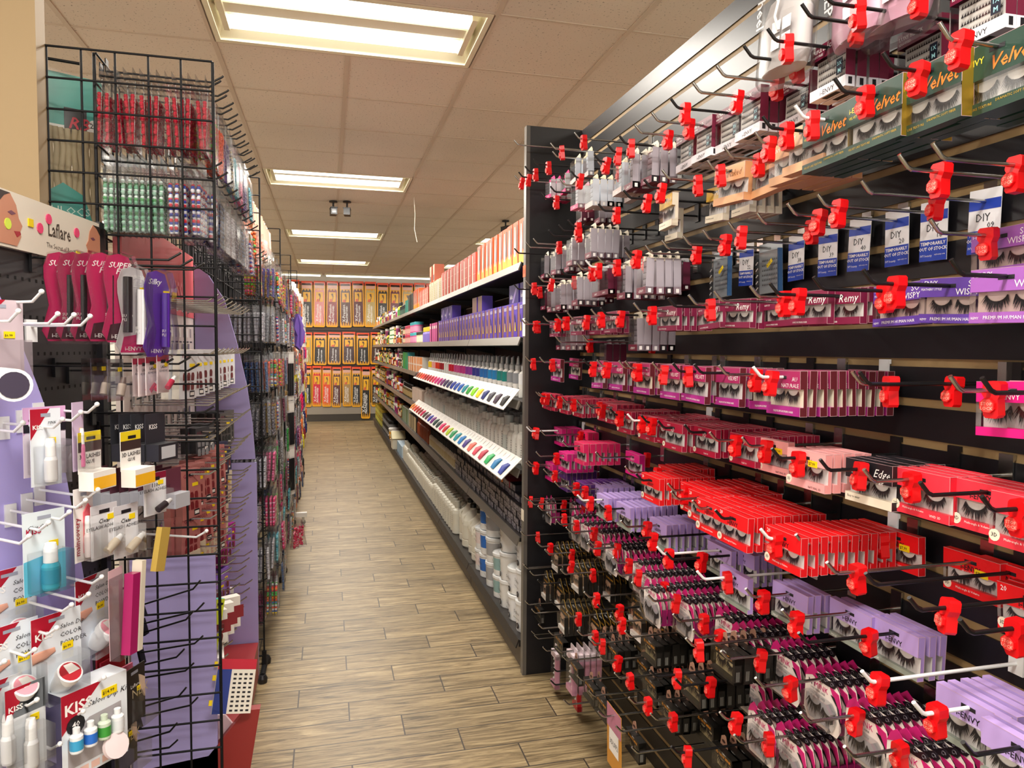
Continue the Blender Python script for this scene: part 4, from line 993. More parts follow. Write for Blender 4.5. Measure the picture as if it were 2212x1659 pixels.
# shelf 4: white dye bottles with nozzles + swatch tray
lab = [('#e9c21c', 'yellow'), ('#f0a59a', 'salmon'), ('#df3b22', 'vermilion'), ('#a8202c', 'dark red'), ('#e8e4de', 'white'), ('#d81f3a', 'crimson'), ('#cf4f8c', 'pink'), ('#c03a86', 'magenta'), ('#8e3a9a', 'violet'), ('#3a3a8c', 'indigo'), ('#2f6cb0', 'blue'), ('#2a7fb8', 'sky blue'), ('#1f7f78', 'teal'), ('#8f9296', 'grey'), ('#e6e6e6', 'plain white')]
i0 = 0; YA, YZ = 3.22, 6.55; NB = 30
for i in range(NB):
    t = i/(NB-1); li = min(14, int((1-t)*15)); c, cn = lab[li]
    B = bottle_p('hair_dye_bottle', .026, .195, paint('#e4e2dc'), paint('#c6c8c8'), .06, .014, paint(c), nozzle=True, lz=(.5, .88), lines=2) if ('dye', li) not in P else P[('dye', li)]
    P[('dye', li)] = B; y = YA+(YZ-YA)*t
    for q in range(4):
        place(B[0], (GX+.05+q*.062, y+random.uniform(-.006, .006), SHZ[3]+.0005+.0), (0, 0, HZ), 'white nozzle bottle with %s label, fourth shelf, %s from end panel, %s back' % (cn, ORD(i+1), ORD(q+1)), 'bottle', 'white nozzle bottles on the fourth shelf', parts=True)
hairc = ['#141414', '#3a2a3c', '#3c3a44', '#202c6a', '#e0c11c', '#7fc31c', '#2f8f3a', '#1f7f8c', '#1c56a8', '#2348a0', '#1d2f8c', '#2a2a58', '#3a2450', '#7a2a70', '#c02a80', '#d8247c', '#d8285c', '#c4203c', '#b81c28', '#a81c1c', '#c8281c', '#d8381c', '#b04a1c', '#8a3a20', '#3a241c']
hairc2 = ['#2a3a8c', '#1c6fa0', '#2fa45c', '#b03a4c', '#c84a5c', '#e06a5c', '#4a3a80', '#1f6fb0', '#1f8a98', '#2f8f5c', '#a8c02c', '#c8242c', '#d82a6a', '#2c3c3c', '#26403c', '#7a2a80', '#3a3aa0', '#5a2a4a', '#3c2a20', '#c01c50', '#8a1c1c', '#a01c1c', '#c02a1c', '#d05a1c', '#c87a2c']
def swatch_tray(z, ya, yb, cols, lbl, xf):
    """sloping white display strip with hair-colour loops"""
    n = len(cols); L = yb-ya; tr = MB()
    W = paint('#d2cfc8'); xb = GX+.005
    def sl(t): return (xb+(xf-xb)*t, z+.055-(.09)*t)       # along slope
    a, b2 = sl(0), sl(1)
    tr.geo([(a[0], ya, a[1]), (a[0], yb, a[1]), (b2[0], yb, b2[1]), (b2[0], ya, b2[1]), (a[0], ya, a[1]-.004), (a[0], yb, a[1]-.004), (b2[0], yb, b2[1]-.004), (b2[0], ya, b2[1]-.004)],
           [(0, 1, 2, 3), (7, 6, 5, 4), (3, 2, 6, 7), (0, 3, 7, 4), (1, 5, 6, 2), (0, 4, 5, 1)], W)
    for v in range(n*2):
        yv = ya+L*(v+.5)/(n*2); p0, p1 = sl(.08), sl(.3)
        tr.geo([(p0[0], yv-.012, p0[1]+.002), (p0[0], yv+.012, p0[1]+.002), (p1[0], yv+.012, p1[1]+.002), (p1[0], yv-.012, p1[1]+.002)], [(0, 1, 2, 3)], paint('#cfccc6') if v % 2 else WHITE)
    o = obj('swatch_tray', tr); tag(o, lbl, 'colour display')
    for i, c in enumerate(cols):
        y = ya+L*(i+.5)/n; s = MB(); m = mat('hair_'+c, c, .4, coat=.1)
        for k in range(3):
            yk = y+(k-1)*.016; p0, p1 = sl(.42), sl(.92)
            s.tube([(p0[0], yk, p0[1]+.004), ((p0[0]+p1[0])/2, yk+.004, (p0[1]+p1[1])/2+.012), (p1[0], yk, p1[1]+.005)], [.003, .009, .006], m, 6)
        obj('hair_swatch', s, o)
swatch_tray(SHZ[3], 3.15, 6.7, hairc, 'sloping white swatch strip under the nozzle bottles, colours from black to brown', GX-.07)
swatch_tray(SHZ[2], 3.10, 6.9, hairc2, 'sloping white swatch strip under the white developer bottles', GX-.09)
shelf_row(carton_p('hair_colour_carton', .055, .15, .08, paint('#e08a44'), paint('#e8e2d6'), lambda b, w, h, d: b.box(-w*.3, w*.3, -.0005, 0, h*.45, h*.55, WHITE, ['-y'])), 'slim orange colour carton', 'carton', 'slim orange colour cartons', 3, 6.75, 8.0, 18)
shelf_row(carton_p('hair_colour_carton', .07, .19, .08, paint('#2f9a34'), paint('#3fa0a4')), 'tall green carton with turquoise side', 'carton', 'tall green cartons', 3, 8.05, 8.6, 6)
shelf_row(bottle_p('oil_bottle', .03, .17, paint('#2c2422'), paint('#e8e4dc'), .035, .02, paint('#b8ac9c')), 'dark oil bottle with white cap', 'bottle', 'dark oil bottles', 3, 8.7, 9.4, 9)
shelf_row(bottle_p('oil_bottle', .03, .19, paint('#e0662c'), paint('#e8e4dc'), .035, .02, paint('#f0dcc4')), 'orange oil bottle', 'bottle', 'orange oil bottles', 3, 9.45, 10.1, 8)
shelf_row(bottle_p('oil_bottle', .03, .2, paint('#e2c21c'), paint('#2a2422'), .04, .02, paint('#b34a1c')), 'yellow oil bottle', 'bottle', 'yellow oil bottles', 3, 10.15, 10.9, 9)
shelf_row(bottle_p('oil_bottle', .032, .18, paint('#7c6a34'), paint('#c9a23c'), .035, .02, paint('#d8d0b8')), 'olive brown oil bottle', 'bottle', 'olive brown oil bottles', 3, 10.95, 13.8, 26)

# shelf 3: white developer bottles
DV = [bottle_p('developer_bottle', .03, .18, paint('#e5e3da'), paint('#dcdad2'), .035, .018, None, lines=6), bottle_p('developer_bottle', .036, .21, paint('#e5e3da'), paint('#a9aaa6'), .05, .026, paint('#cfd6d0'), lines=7), bottle_p('developer_bottle', .027, .19, paint('#eceae2'), paint('#c9c7bf'), .035, .016, None, lines=5)]
for j, B in enumerate(DV):
    mb = MB()
for i in range(38):
    y = 3.2+i*.094; B = DV[(0, 2, 0, 0, 1, 2, 0)[i % 7]]
    for q in range(4):
        place(B[0], (GX+.03+q*.082, y+random.uniform(-.006, .006), SHZ[2]+.0005), (0, 0, HZ), '%s white developer bottle, third shelf, %s from end panel, %s back' % (('small', 'tall', 'slim')[DV.index(B)], ORD(i+1), ORD(q+1)), 'bottle', 'white developer bottles on the third shelf')
    if i % 2 == 0:
        lbm = MB(); r = B[1][0]/2
shelf_row(carton_p('gift_box', .05, .14, .06, paint('#d9c6b8'), paint('#c9b2a2')), 'slim pale beige carton', 'carton', 'slim pale beige cartons', 2, 6.8, 7.6, 14)
shelf_row(bottle_p('oil_bottle', .03, .15, paint('#5c4a2a'), paint('#1c1814'), .04, .02, paint('#b39a6a')), 'brown oil bottle with black cap', 'bottle', 'brown oil bottles', 2, 7.7, 8.6, 11, depth=2)
shelf_row(carton_p('hair_colour_carton', .06, .17, .08, paint('#d88a2c'), paint('#3a2420')), 'amber carton', 'carton', 'amber cartons', 2, 8.65, 9.1, 5)
shelf_row(bottle_p('spray_bottle', .034, .19, paint('#e6d21c'), paint('#202020'), .05, .02), 'bright yellow spray bottle', 'bottle', 'bright yellow spray bottles', 2, 9.2, 10.3, 11)
shelf_row(bottle_p('spray_bottle', .034, .19, paint('#7a2a66'), paint('#c9a23c'), .05, .02, paint('#d0b04c')), 'plum spray bottle', 'bottle', 'plum spray bottles', 2, 10.4, 11.6, 12)
shelf_row(bottle_p('spray_bottle', .036, .2, paint('#8c4a2c'), paint('#2b4a8c'), .05, .02, paint('#c9b28c')), 'russet spray bottle', 'bottle', 'russet spray bottles', 2, 11.7, 13.8, 18)

# shelf 2: stacks of dark colour cartons, copper bottles
def d_cart(b, w, h, d):
    b.box(-w*.47, w*.47, -.0005, 0, h*.12, h*.88, paint('#8b8790'), ['-y']); b.box(-w*.2, w*.2, -.0008, 0, h*.25, h*.5, paint('#3a3640'), ['-y'])
DC = [carton_p('hair_colour_carton', .05, .032, .14, paint('#26222a'), paint('#1b181e'), d_cart)]
tops = ['#26222a', '#26222a', '#b52a3c', '#e07a2a', '#3a4aa8', '#8a2a8c']
DT = [carton_p('hair_colour_carton', .05, .032, .14, paint('#26222a'), paint(c), d_cart) for c in tops]
for i in range(34):
    y = 3.17+i*.053; hgt = (5 if i < 4 else 6 if i < 12 else 7 if i < 20 else 6)
    if i > 26: hgt = 7
    for s in range(hgt):
        Bx = DT[(i//3) % 6] if s == hgt-1 else DC[0]
        place(Bx[0], (GX+.015+random.uniform(0, .01)+(.02 if s > 3 else 0), y, SHZ[1]+.0005+s*.0322), (0, 0, HZ+random.uniform(-.03, .03)), 'dark silver-ended carton, second shelf, %s column from end panel, %s up' % (ORD(i+1), ORD(s+1)), 'carton', 'dark colour cartons stacked on the second shelf')
PBt = bottle_p('wax_bottle', .022, .15, paint('#e0d8c8'), paint('#131316'), .05, .010, paint('#c9b88c'), pump=False)
shelf_row(PBt, 'white bottle with tall black dropper', 'bottle', 'dropper bottles on the second shelf', 1, 5.0, 6.3, 22, depth=3)
shelf_row(bottle_p('copper_bottle', .022, .19, paint('#8c3f1e'), paint('#6a2a14'), .06, .012), 'copper brown bottle with tapering neck', 'bottle', 'copper brown bottles', 1, 6.35, 7.2, 14, depth=3)
shelf_row(carton_p('hair_colour_carton', .05, .15, .06, paint('#c8b48a'), paint('#2c201c')), 'cream and brown slim carton', 'carton', 'cream and brown slim cartons', 1, 7.25, 7.9, 10)
shelf_row(carton_p('hair_colour_carton', .06, .17, .06, paint('#55753f'), paint('#c8c8be')), 'green slim carton', 'carton', 'green slim cartons', 1, 7.95, 8.7, 9)
shelf_row(jar_p('hair_gel_tub', .055, .06, paint('#d0182c'), paint('#c41424')), 'flat red tub', 'tub', 'flat red tubs', 1, 8.8, 9.6, 6, stack=3)
shelf_row(jar_p('hair_gel_tub', .06, .16, paint('#dcd8cc'), paint('#e6e2d8'), paint('#7a7a70')), 'white gel tub', 'tub', 'white gel tubs', 1, 9.7, 10.4, 5)
shelf_row(jar_p('hair_gel_jar', .045, .12, paint('#a51c2c'), paint('#241c20'), paint('#4a141c')), 'dark red jar', 'jar', 'dark red jars', 1, 10.5, 11.8, 11, stack=2)
shelf_row(jar_p('hair_gel_jar', .045, .12, paint('#c9a21c'), paint('#e2d21c'), paint('#4a3a14')), 'golden jar with yellow lid', 'jar', 'golden jars', 1, 11.9, 13.8, 16, stack=2)

# deck: tubs, jugs, bottles
tubs = [(3.22, 0, 3, .062, .15, '#e2e2e2', '7'), (3.22, 1, 2, .062, .14, '#e4e4e4', '7'), (3.38, 0, 2, .068, .13, '#dfe0e2', '9'), (3.40, 1, 3, .066, .12, '#dcdde0', ''), (3.56, 0, 3, .066, .145, '#e4e3df', '7'), (3.72, 0, 2, .06, .12, '#8fb0b0', ''), (3.74, 1, 3, .07, .14, '#dedede', ''), (3.90, 0, 3, .062, .14, '#a7a7a9', ''), (3.92, 1, 3, .062, .14, '#9fa6b0', ''), (4.06, 0, 3, .06, .14, '#2f6cc0', ''), (4.2, 0, 2, .058, .13, '#e5d5d2', '')]
for i, (y, q, st, r, h, c, num) in enumerate(tubs):
    B = tub_p('powder_tub', r, h, paint(c), paint('#e6e8e8'), ('Ddkou', 'PROFESSIONAL'), num)
    for s in range(st):
        place(B[0], (GX+.015+q*.145, y, SHZ[0]+.0005+s*(h+.0005)), (0, 0, HZ+random.uniform(-.15, .15)), 'white lidded powder tub, %s column from end panel, %s up' % (ORD(i+1), ORD(s+1)), 'tub', 'powder tubs on the floor-level deck')
J = jug_p()
for i in range(4): place(J[0], (GX+.03+.012*(i % 2), 4.38+i*.165, SHZ[0]+.0005), (0, 0, HZ), 'milky gallon jug with black cap, %s from the powder tubs' % ORD(i+1), 'jug', 'gallon jugs on the deck', parts=True)
for i in range(3): place(J[0], (GX+.21, 4.45+i*.165, SHZ[0]+.0005), (0, 0, HZ), 'milky gallon jug in the back row, %s from the powder tubs' % ORD(i+1), 'jug', 'gallon jugs on the deck', parts=True)
lt = bottle_p('litre_bottle', .040, .235, paint('#dedacb'), paint('#c9c5b8'), .045, .02, None, lines=6)
sm = bottle_p('litre_bottle', .032, .19, paint('#dedacb'), paint('#c9c5b8'), .04, .016, None, lines=5)
shelf_row(lt, 'white litre bottle', 'bottle', 'white litre bottles on the deck', 0, 5.02, 6.1, 12, depth=4)
shelf_row(sm, 'small white litre bottle', 'bottle', 'small white bottles on the deck', 0, 6.1, 8.2, 26, depth=4)
shelf_row(lt, 'white litre bottle at the far group', 'bottle', 'far white litre bottles on the deck', 0, 8.2, 8.6, 4, depth=2)
shelf_row(carton_p('folded_pack', .14, .14, .05, paint('#8fb3cf'), paint('#c9dae6')), 'pale blue pack leaning on the deck', 'pack', 'pale blue packs', 0, 8.7, 9.3, 5, depth=2)
hb = MB(); cb = paint('#d8cda8'); hb.box(-.11, .11, 0, .16, 0, .15, paint('#e6e0cc')); hb.prism([(-.13, .14), (.13, .14), (.0, .23)], -.01, .17, cb)
place(proto('house_shaped_box', hb), (GX-.02, 9.6, SHZ[0]), (0, 0, HZ), 'cream house-shaped cardboard box on the deck', 'box')
def pail():
    b = MB(); b.lathe([(.07, 0), (.085, .17)], paint('#e7dfcb'), 18, (0, .085)); b.lathe([(.0765, .03), (.084, .14)], paint('#e09a1c'), 18, (0, .085), capb=False, capt=False)
    l = MB(); l.lathe([(.088, .165), (.088, .185), (.08, .19)], WHITE, 18, (0, .085)); h = MB(); h.tube([(-.085, .085, .16), (-.09, .02, .1), (0, -.01, .08), (.09, .02, .1), (.085, .085, .16)], .003, WHITE, 6)
    return proto('bucket', b, [proto('bucket_lid', l), proto('bucket_handle', h)])
BK = pail()
for i, y in enumerate((9.95, 10.35)): place(BK, (GX, y, SHZ[0]), (0, 0, HZ), 'white and amber bucket past the house-shaped box, %s one' % ORD(i+1), 'bucket', 'buckets on the deck')
shelf_row(jar_p('gel_tub', .07, .13, paint('#1d1b1c'), paint('#1d1b1c'), paint('#8a8a8a')), 'big black gel tub', 'tub', 'big black gel tubs', 0, 10.6, 12.0, 8, stack=2)
shelf_row(jar_p('gel_tub', .07, .14, paint('#7a7a2c'), paint('#a8902c'), paint('#b8b04c')), 'big olive gel tub', 'tub', 'big olive gel tubs', 0, 12.1, 13.8, 9, stack=2)
st = MB(); st.box(-.02, .02, -.0006, 0, -.03, .03, WHITE)
def sticker(z, h, c, txt, lbl):
    b = MB(); b.box(-.022, .022, -.0008, 0, 0, h, c)
    if txt: b.text(txt, 0, h*.3, .022, INK, -.001, 1, align='C')
    place(proto('shelf_label', b), (SX-.2525, ENDY-.014, z), (0, 0, HZ), lbl, 'label')
sticker(1.78, .05, paint('#f0602c'), '$5', 'orange price label on the grey end edge, topmost of them')
sticker(1.66, .07, WHITE, '', 'blank white label on the end edge, second from the top')
sticker(1.52, .08, WHITE, '', 'blank white label on the end edge, third from the top')
sticker(.70, .05, CREAM, '', 'small cream label low on the end edge')

# ================================================================== BACK WALL HAIR PACKS
def hairpack(col, w, h, long=True):
    b = MB(); rd = paint('#e8481c'); ye = paint('#f0aa1c'); hc = mat('braid_'+col, col, .55, coat=.2); sk = paint('#7a4a30')
    zb = -h; n = 8
    b.prism([(-w/2, 0), (w/2, 0), (w/2, -h*.09), (-w/2, -h*.09)][::-1], 0, .012, rd)
    b.prism([(-w/2, -h*.09), (w/2, -h*.09), (w/2, zb+.02), (w/2-.02, zb), (-w/2+.02, zb), (-w/2, zb+.02)][::-1], .002, .012, ye)
    b.face([(-w*.4, -.0, -h*.05), (w*.4, 0, -h*.05), (w*.4, 0, -h*.16), (-w*.4, 0, -h*.16)], paint('#e8b0a0'))
    o = [(-w*.38, -h*.21)]+[(-w*.38+w*.76*i/6, -h*(.17 if i % 2 else .22)) for i in range(1, 6)]+[(w*.38, -h*.21), (w*.42, -h*.9)]
    for i in range(n+1): o.append((w*.42-w*.84*i/n, -h*(.97 if i % 2 else .86)))
    hm = MB(); hm.prism(o[::-1], -.010, .002, hc)
    b.box(-w*.3, w*.3, -.014, -.0102, -h*.45, -h*.24, paint('#f2b51e'))
    b.prism([(-.01*math.cos(R(a))*w/.2+.0, -h*.31+.022*math.sin(R(a))*h/.9) for a in range(0, 360, 45)], -.0148, -.014, sk)
    b.prism([(-w*.1, -h*.28), (w*.06, -h*.27), (w*.1, -h*.33), (w*.02, -h*.43), (-w*.02, -h*.43), (w*.04, -h*.34)], -.0145, -.014, INK)
    b.prism([(-w*.25, -h*.45), (w*.02, -h*.45), (-w*.05, -h*.38), (-w*.2, -h*.40)], -.0150, -.014, paint('#e0603c'))
    b.text('X-Pression', -w*.05, -h*.88, h*.085, WL, -.0105, 1, rot=math.pi/2); b.text('PRE-STRETCHED', w*.16, -h*.90, h*.05, WL, -.0105, 2, rot=math.pi/2)
    if not long: pass
    pl = MB(); pl.face([(-w*.46, -.018, -h*.02), (w*.46, -.018, -h*.02), (w*.46, -.018, -h*.97), (-w*.46, -.018, -h*.97)], CLEAR)
    return proto('braiding_hair_pack', b, [proto('hair_bundle', hm), proto('plastic_sleeve', pl)])
gwb = empty('wall_rack', (0, YB-.03, 0)); tag(gwb, 'dark slatted wall rack behind the braiding hair packs', 'wall rack')
m = MB()
for i in range(30): m.box(-2.9, 4.0, 0, .02, .36+i*.08, .36+i*.08+.068, paint('#3a2a26'))
m.box(-2.9, 4.0, .02, .03, .3, 2.75, SHELFM); obj('rack_panel', m, gwb)
m = MB(); m.box(-2.9, 4.0, -.02, .03, .14, .36, paint('#8f877c')); m.box(-2.9, 4.0, -.01, .03, 0, .14, paint('#3a352f')); obj('kick_board', m, gwb)
r1 = ['#2c3a34', '#1a1c20', '#e89090', '#8f1a2c', '#5a2c22', '#5c1828', '#c8b070', '#1c1c1e', '#6a1c34', '#b8a878', '#26241f', '#20306a', '#1c1c1e', '#8a6a4a', '#1c1c1e']
rn = ['dark green', 'black', 'pink', 'wine red', 'brown', 'burgundy', 'blonde', 'jet black', 'plum', 'ash blonde', 'off-black', 'navy', 'soft black', 'light brown', 'deep black']
r2 = ['#b8a060', '#1c1a18', '#3a1414', '#3c101c', '#1c1c1e', '#4a2c1c', '#1c1c1e', '#5a1c24']
r2n = ['golden blonde', 'black', 'dark brown', 'deep burgundy', 'jet black', 'chestnut', 'soft black', 'oxblood']
r3 = ['#1e2426', '#d81c3c', '#f04a1c', '#5a1c24', '#b08a50', '#1c1e2a', '#1a1a1c', '#1c1c1e', '#5a2c1c']
r3n = ['black with yellow', 'cherry red', 'flame orange', 'mixed green and burgundy', 'honey brown', 'blue-black', 'long black', 'raven black', 'mahogany']
def putrow(cols, names, x0, pitch, ztop, w, h, rn_, yoff=0):
    for i, (c, n) in enumerate(zip(cols, names)):
        k = ('hp', c, w, h)
        hh = h*1.3 if n.startswith('long') else h
        if k not in P: P[k] = hairpack(c, w, hh)
        place(P[k], (x0+i*pitch, YB-.075+(i % 2)*.01, ztop+random.uniform(-.015, .015)), (0, random.uniform(-.015, .015), 0), '%s braiding hair pack in yellow wrapper, %s row, back wall' % (n, rn_), 'hair pack', 'braiding hair packs on the back wall')
putrow(r1, rn, -.64, .245, 2.77, .225, .90, 'top')
putrow(r2, r2n, -.42, .275, 1.77, .25, .64, 'middle')
putrow(r3, r3n, -.40, .19, 1.09, .175, .80, 'bottom')
# linear lamps above the back wall racks
for i, (x0, x1) in enumerate(((-2.6, -.1), (-.05, 2.45), (2.5, 4.2))):
    h = MB(); h.box(x0, x1, 0, .08, 0, .03, FIXW); e = MB(); e.tube([(x0+.03, .04, -.015), (x1-.03, .04, -.015)], .015, TUBEM, 8)
    place(proto('strip_light', h, [proto('light_tube', e)]), (0, YB-.35, CEIL-.035), (0, 0, 0), 'strip light above the hair packs, %s from the left' % ORD(i+1), 'strip light', 'strip lights at the back wall')
# ceiling cameras, wire
def cctv():
    b = MB(); b.lathe([(.04, -.012), (.04, 0)], BLACK, 16); b.tube([(0, 0, -.01), (0, 0, -.07)], .009, BLACK, 8)
    h = MB(); h.box(-.03, .03, -.07, .05, -.135, -.07, BLACK); h.box(-.034, .034, -.085, .05, -.072, -.066, BLACK); h.lathe([(.018, 0), (.018, .004)], mat('lens', '#303036', .1), 12); h.v = [(x, y, z) for x, y, z in h.v]
    g = MB(); g.box(-.02, .02, -.0715, -.07, -.12, -.085, mat('lens_glass', '#3c3c40', .15)); return proto('security_camera', b, [proto('camera_housing', h), proto('camera_window', g)])
CC = cctv()
for i, (x, y, rz, l) in enumerate(((.06, 7.3, .1, 'black security camera left of its twin on the ceiling'), (.19, 7.27, math.pi-.1, 'black security camera facing away, right of its twin'), (1.93, 7.85, .4, 'black security camera above the orange boxes'))):
    place(CC, (x, y, CEIL-.004), (0, 0, rz), l, 'camera')
m = MB(); m.tube([(0, 0, 0), (.01, 0, -.15), (.005, 0, -.3), (.03, 0, -.42)], .003, paint('#cfc3b4'), 5); place(proto('ceiling_wire', m), (.80, 6.9, CEIL-.003), (0, 0, 0), 'loose pale wire dangling from the ceiling grid', 'wire')
# rolling rack foot
m = MB(); m.box(-.30, .06, -.02, .02, .07, .105, WHITE); m.tube([(-.10, .3, .09), (-.05, 0, .09)], .016, WHITE, 6)
k = MB(); k.lathe([(.02, -.01), (.02, .01)], mat('caster_grey', '#8c8882', .4), 14); k.xf(Matrix.Translation((.03, 0, .025)) @ Matrix.Rotation(math.pi/2, 4, 'X')); k2 = MB(); k2.box(.02, .04, -.014, .014, .03, .07, CHROME)
place(proto('rack_foot', m, [proto('caster_wheel', k), proto('caster_fork', k2)]), (-.235, 6.1, 0), (0, 0, 0), 'white rack foot with a caster poking into the aisle', 'rack foot')
# ==PART3==
print('objects', len(D.objects))
# ================================================================== LEFT SIDE: GRIDWALL BAYS
WIRE = mat('grid_wire', '#08080c', .6, spec=.3)
LGX = -.565; PX0, PX1 = -.895, -.285; SQ = .0762
BAYS = [2.03, 3.34, 4.73, 6.05, 7.25, 8.45]
def gridpanel(w, h, name='gridwall_panel', skip=()):
    m = MB(); nx = round(w/SQ); nz = round(h/SQ)
    for i in range(nx+1):
        x = w*i/nx; r = .0042 if i in (0, nx) else .0028
        m.tube([(x, 0, 0), (x, 0, h)], r, WIRE, 6)
    for k in range(nz+1):
        z = h*k/nz; m.tube([(0, -.0045, z), (w, -.0045, z)], .0028 if k else .004, WIRE, 6)
    return m
gp_ = gridpanel(.61, 2.12).mesh('gridwall_panel')
for i, y in enumerate(BAYS):
    o = D.objects.new('gridwall_panel', gp_); COL.objects.link(o); o.location = (PX0, y, .08)
    tag(o, 'black wire grid end panel standing across, %s from the camera along the left run' % ORD(i+1), 'grid panel', 'black wire grid panels')
    f = MB(); f.tube([(-.0, -.1, -.05), (0, .1, -.05)], .012, WIRE, 8); f.tube([(.61, -.1, -.05), (.61, .1, -.05)], .012, WIRE, 8)
    f.tube([(0, 0, -.05), (0, 0, .02)], .01, WIRE, 8); f.tube([(.61, 0, -.05), (.61, 0, .02)], .01, WIRE, 8)
    for xx in (0, .61):
        for yy in (-.1, .1): f.lathe([(.02, -.08), (.022, -.06), (.015, -.045)], BLACK, 10, (xx, yy))
    obj('levelling_feet', f, o)
for i in range(len(BAYS)-1):
    L = BAYS[i+1]-BAYS[i]-.03
    o = obj('gridwall_panel', gridpanel(L, 2.12), None, (LGX, BAYS[i]+.015, .08), (0, 0, math.pi/2))
    tag(o, 'black wire grid panel running lengthwise in the %s bay of the left run' % ORD(i+1), 'grid panel', 'black wire grid panels')
# board behind the bays so the next aisle does not show
m = MB(); m.box(-.012, 0, 0, BAYS[-1]+4.2-3.36, .05, 2.1, mat('back_cloth', '#241f26', .8)); tag(obj('divider_board', m, None, (LGX-.03, 3.36, 0)), 'dark divider board behind the bead hooks', 'board')

def ghook(L, m, ang=.5, tip=False):
    h = MB(); h.tube([(0, 0, 0), (0, -L, -.004), (0, -L-.026, .012), (0, -L-.03, .016)], .0028, m, 6)
    if tip: h.ball((0, -L-.03, .016), .006, m, 8, 6)
    k = MB(); k.box(-.012, .012, -.003, .0, -.006, .03, m); return proto('grid_hook', h, [proto('hook_clip', k)])
GHK = ghook(.26, KROD); GHW = ghook(.2, WROD, tip=True)
LZ = math.pi/2
# ---- bead packs
def beads(mb, x0, x1, y0, y1, z0, z1, cols, r, n, cube=False):
    for i in range(n):
        c = cols[i % len(cols)] if len(cols) < 6 else random.choice(cols)
        p = (random.uniform(x0+r, x1-r), random.uniform(y0+r, y1-r) if y1-y0 > 2*r else (y0+y1)/2, z0+r+(z1-z0-2*r)*(i/n)+random.uniform(-r, r)*.4)
        mb.ball(p, r*random.uniform(.85, 1.1), c, 6, 4)
def beadpack(name, cols, w=.10, h=.2, d=.016, r=.006, n=110, head=None, fill=.70):
    cs = [mat('bead_'+c, c, .25, coat=.4) for c in cols]
    b = MB(); zt = .015; zb = zt-h
    b.box(-w/2, w/2, d*.45, d*.5, zt-.03, zt, head or CLEARG); 
    b.box(-w/2, w/2, d*.9, d*.92, zb, zt-.03, CLEAR, ['-y']); b.box(-w/2, w/2, 0, d*.92, zb, zt-.035, CLEAR, ['-y', '-x', '+x', '-z', '+z'])
    for a in (-w/2, w/2): b.tube([(a, 0, zb), (a, 0, zt-.035)], .0009, CLEARG, 4)
    b.tube([(-w/2, 0, zb), (w/2, 0, zb)], .0012, CLEARG, 4)
    k = MB(); nc = 4
    for c in range(nc):
        xa = -w/2+w*c/nc; beads(k, xa+.001, xa+w/nc-.001, .001, d*.88, zb+.002, zb+h*fill, cs if len(cs) > 1 else cs, r, n//nc)
    return proto(name, b, [proto('beads', k)]), (w, h, d)
BP = {
 'red': beadpack('bead_pack', ['#b01230', '#c21a3a']), 'green': beadpack('bead_pack', ['#9fc9b4', '#4f9a5c', '#dff0ea', '#6fae8c']), 'rwb': beadpack('bead_pack', ['#d8d8e0', '#3a4aa8', '#c02c3c', '#e8e8f0']),
 'navy': beadpack('bead_pack', ['#2a3a5c', '#3f5f8c', '#1c2438']), 'clear': beadpack('bead_pack', ['#c9c9d0', '#b8b8c4', '#dadae2'], r=.006, n=90), 'orange': beadpack('bead_pack', ['#f04a18', '#f0601c']),
 'purple': beadpack('bead_pack', ['#4a3a8c', '#5a4aa0'], r=.004), 'mixneon': beadpack('bead_pack', ['#e84a2c', '#6fc42c', '#e83a7c', '#d8d82c']), 'teal': beadpack('bead_pack', ['#4fb0c8', '#7fd0dc']),
 'blue': beadpack('bead_pack', ['#2a4a7c', '#3c6498'], r=.005), 'pink': beadpack('bead_pack', ['#e85a94', '#f07aac'], r=.007, n=70), 'hpink': beadpack('bead_pack', ['#e8246c', '#f04a8c', '#f0a0c0'], r=.007, n=70),
 'grn2': beadpack('bead_pack', ['#1f9a3c', '#3cc45c'], r=.005), 'multi': beadpack('bead_pack', ['#e84a2c', '#2f6cc8', '#e8c82c', '#3cae4c', '#f0882c', '#c8283c', '#d8d8d8'], r=.0065, n=80), 'yellow': beadpack('bead_pack', ['#e8b81c', '#d89a1c']),
 'wine': beadpack('bead_pack', ['#7a2a4c', '#8c3a5c']), 'silver': beadpack('bead_pack', ['#8c8c94', '#a8a8b0', '#6c6c74'], r=.004), 'snow': beadpack('bead_pack', ['#d0c090', '#2c2c34', '#e8e8e8'], r=.004)}
CN = {'red': 'dark red', 'green': 'green tinted', 'rwb': 'red white and blue', 'navy': 'navy', 'clear': 'clear', 'orange': 'orange', 'purple': 'violet blue', 'mixneon': 'neon mixed', 'teal': 'turquoise', 'blue': 'denim blue', 'pink': 'pink pearl', 'hpink': 'hot pink', 'grn2': 'emerald', 'multi': 'rainbow', 'yellow': 'yellow', 'wine': 'wine', 'silver': 'silver', 'snow': 'cream and black'}
GD = {}
def hang_left(pd, y, z, n, desc, cat, group, pitch=.019, xf=-.30, hook=GHK, hx=LGX, hooklabel=True, pos=''):
    if hooklabel: place(hook, (hx+.002, y, z), (0, 0, LZ), 'black hook of the bead packs, %s' % pos, 'hook', 'black hooks on the left grid')
    pr, (w, h, d) = pd
    for q in range(n):
        place(pr, (xf-q*pitch, y, z-.004), (random.uniform(-.06, .06), random.uniform(-.03, .03), LZ+random.uniform(-.07, .07)), '%s%s, %s' % (desc, ', %s back' % ORD(q+1) if n > 1 else '', pos), cat, group, parts=True)
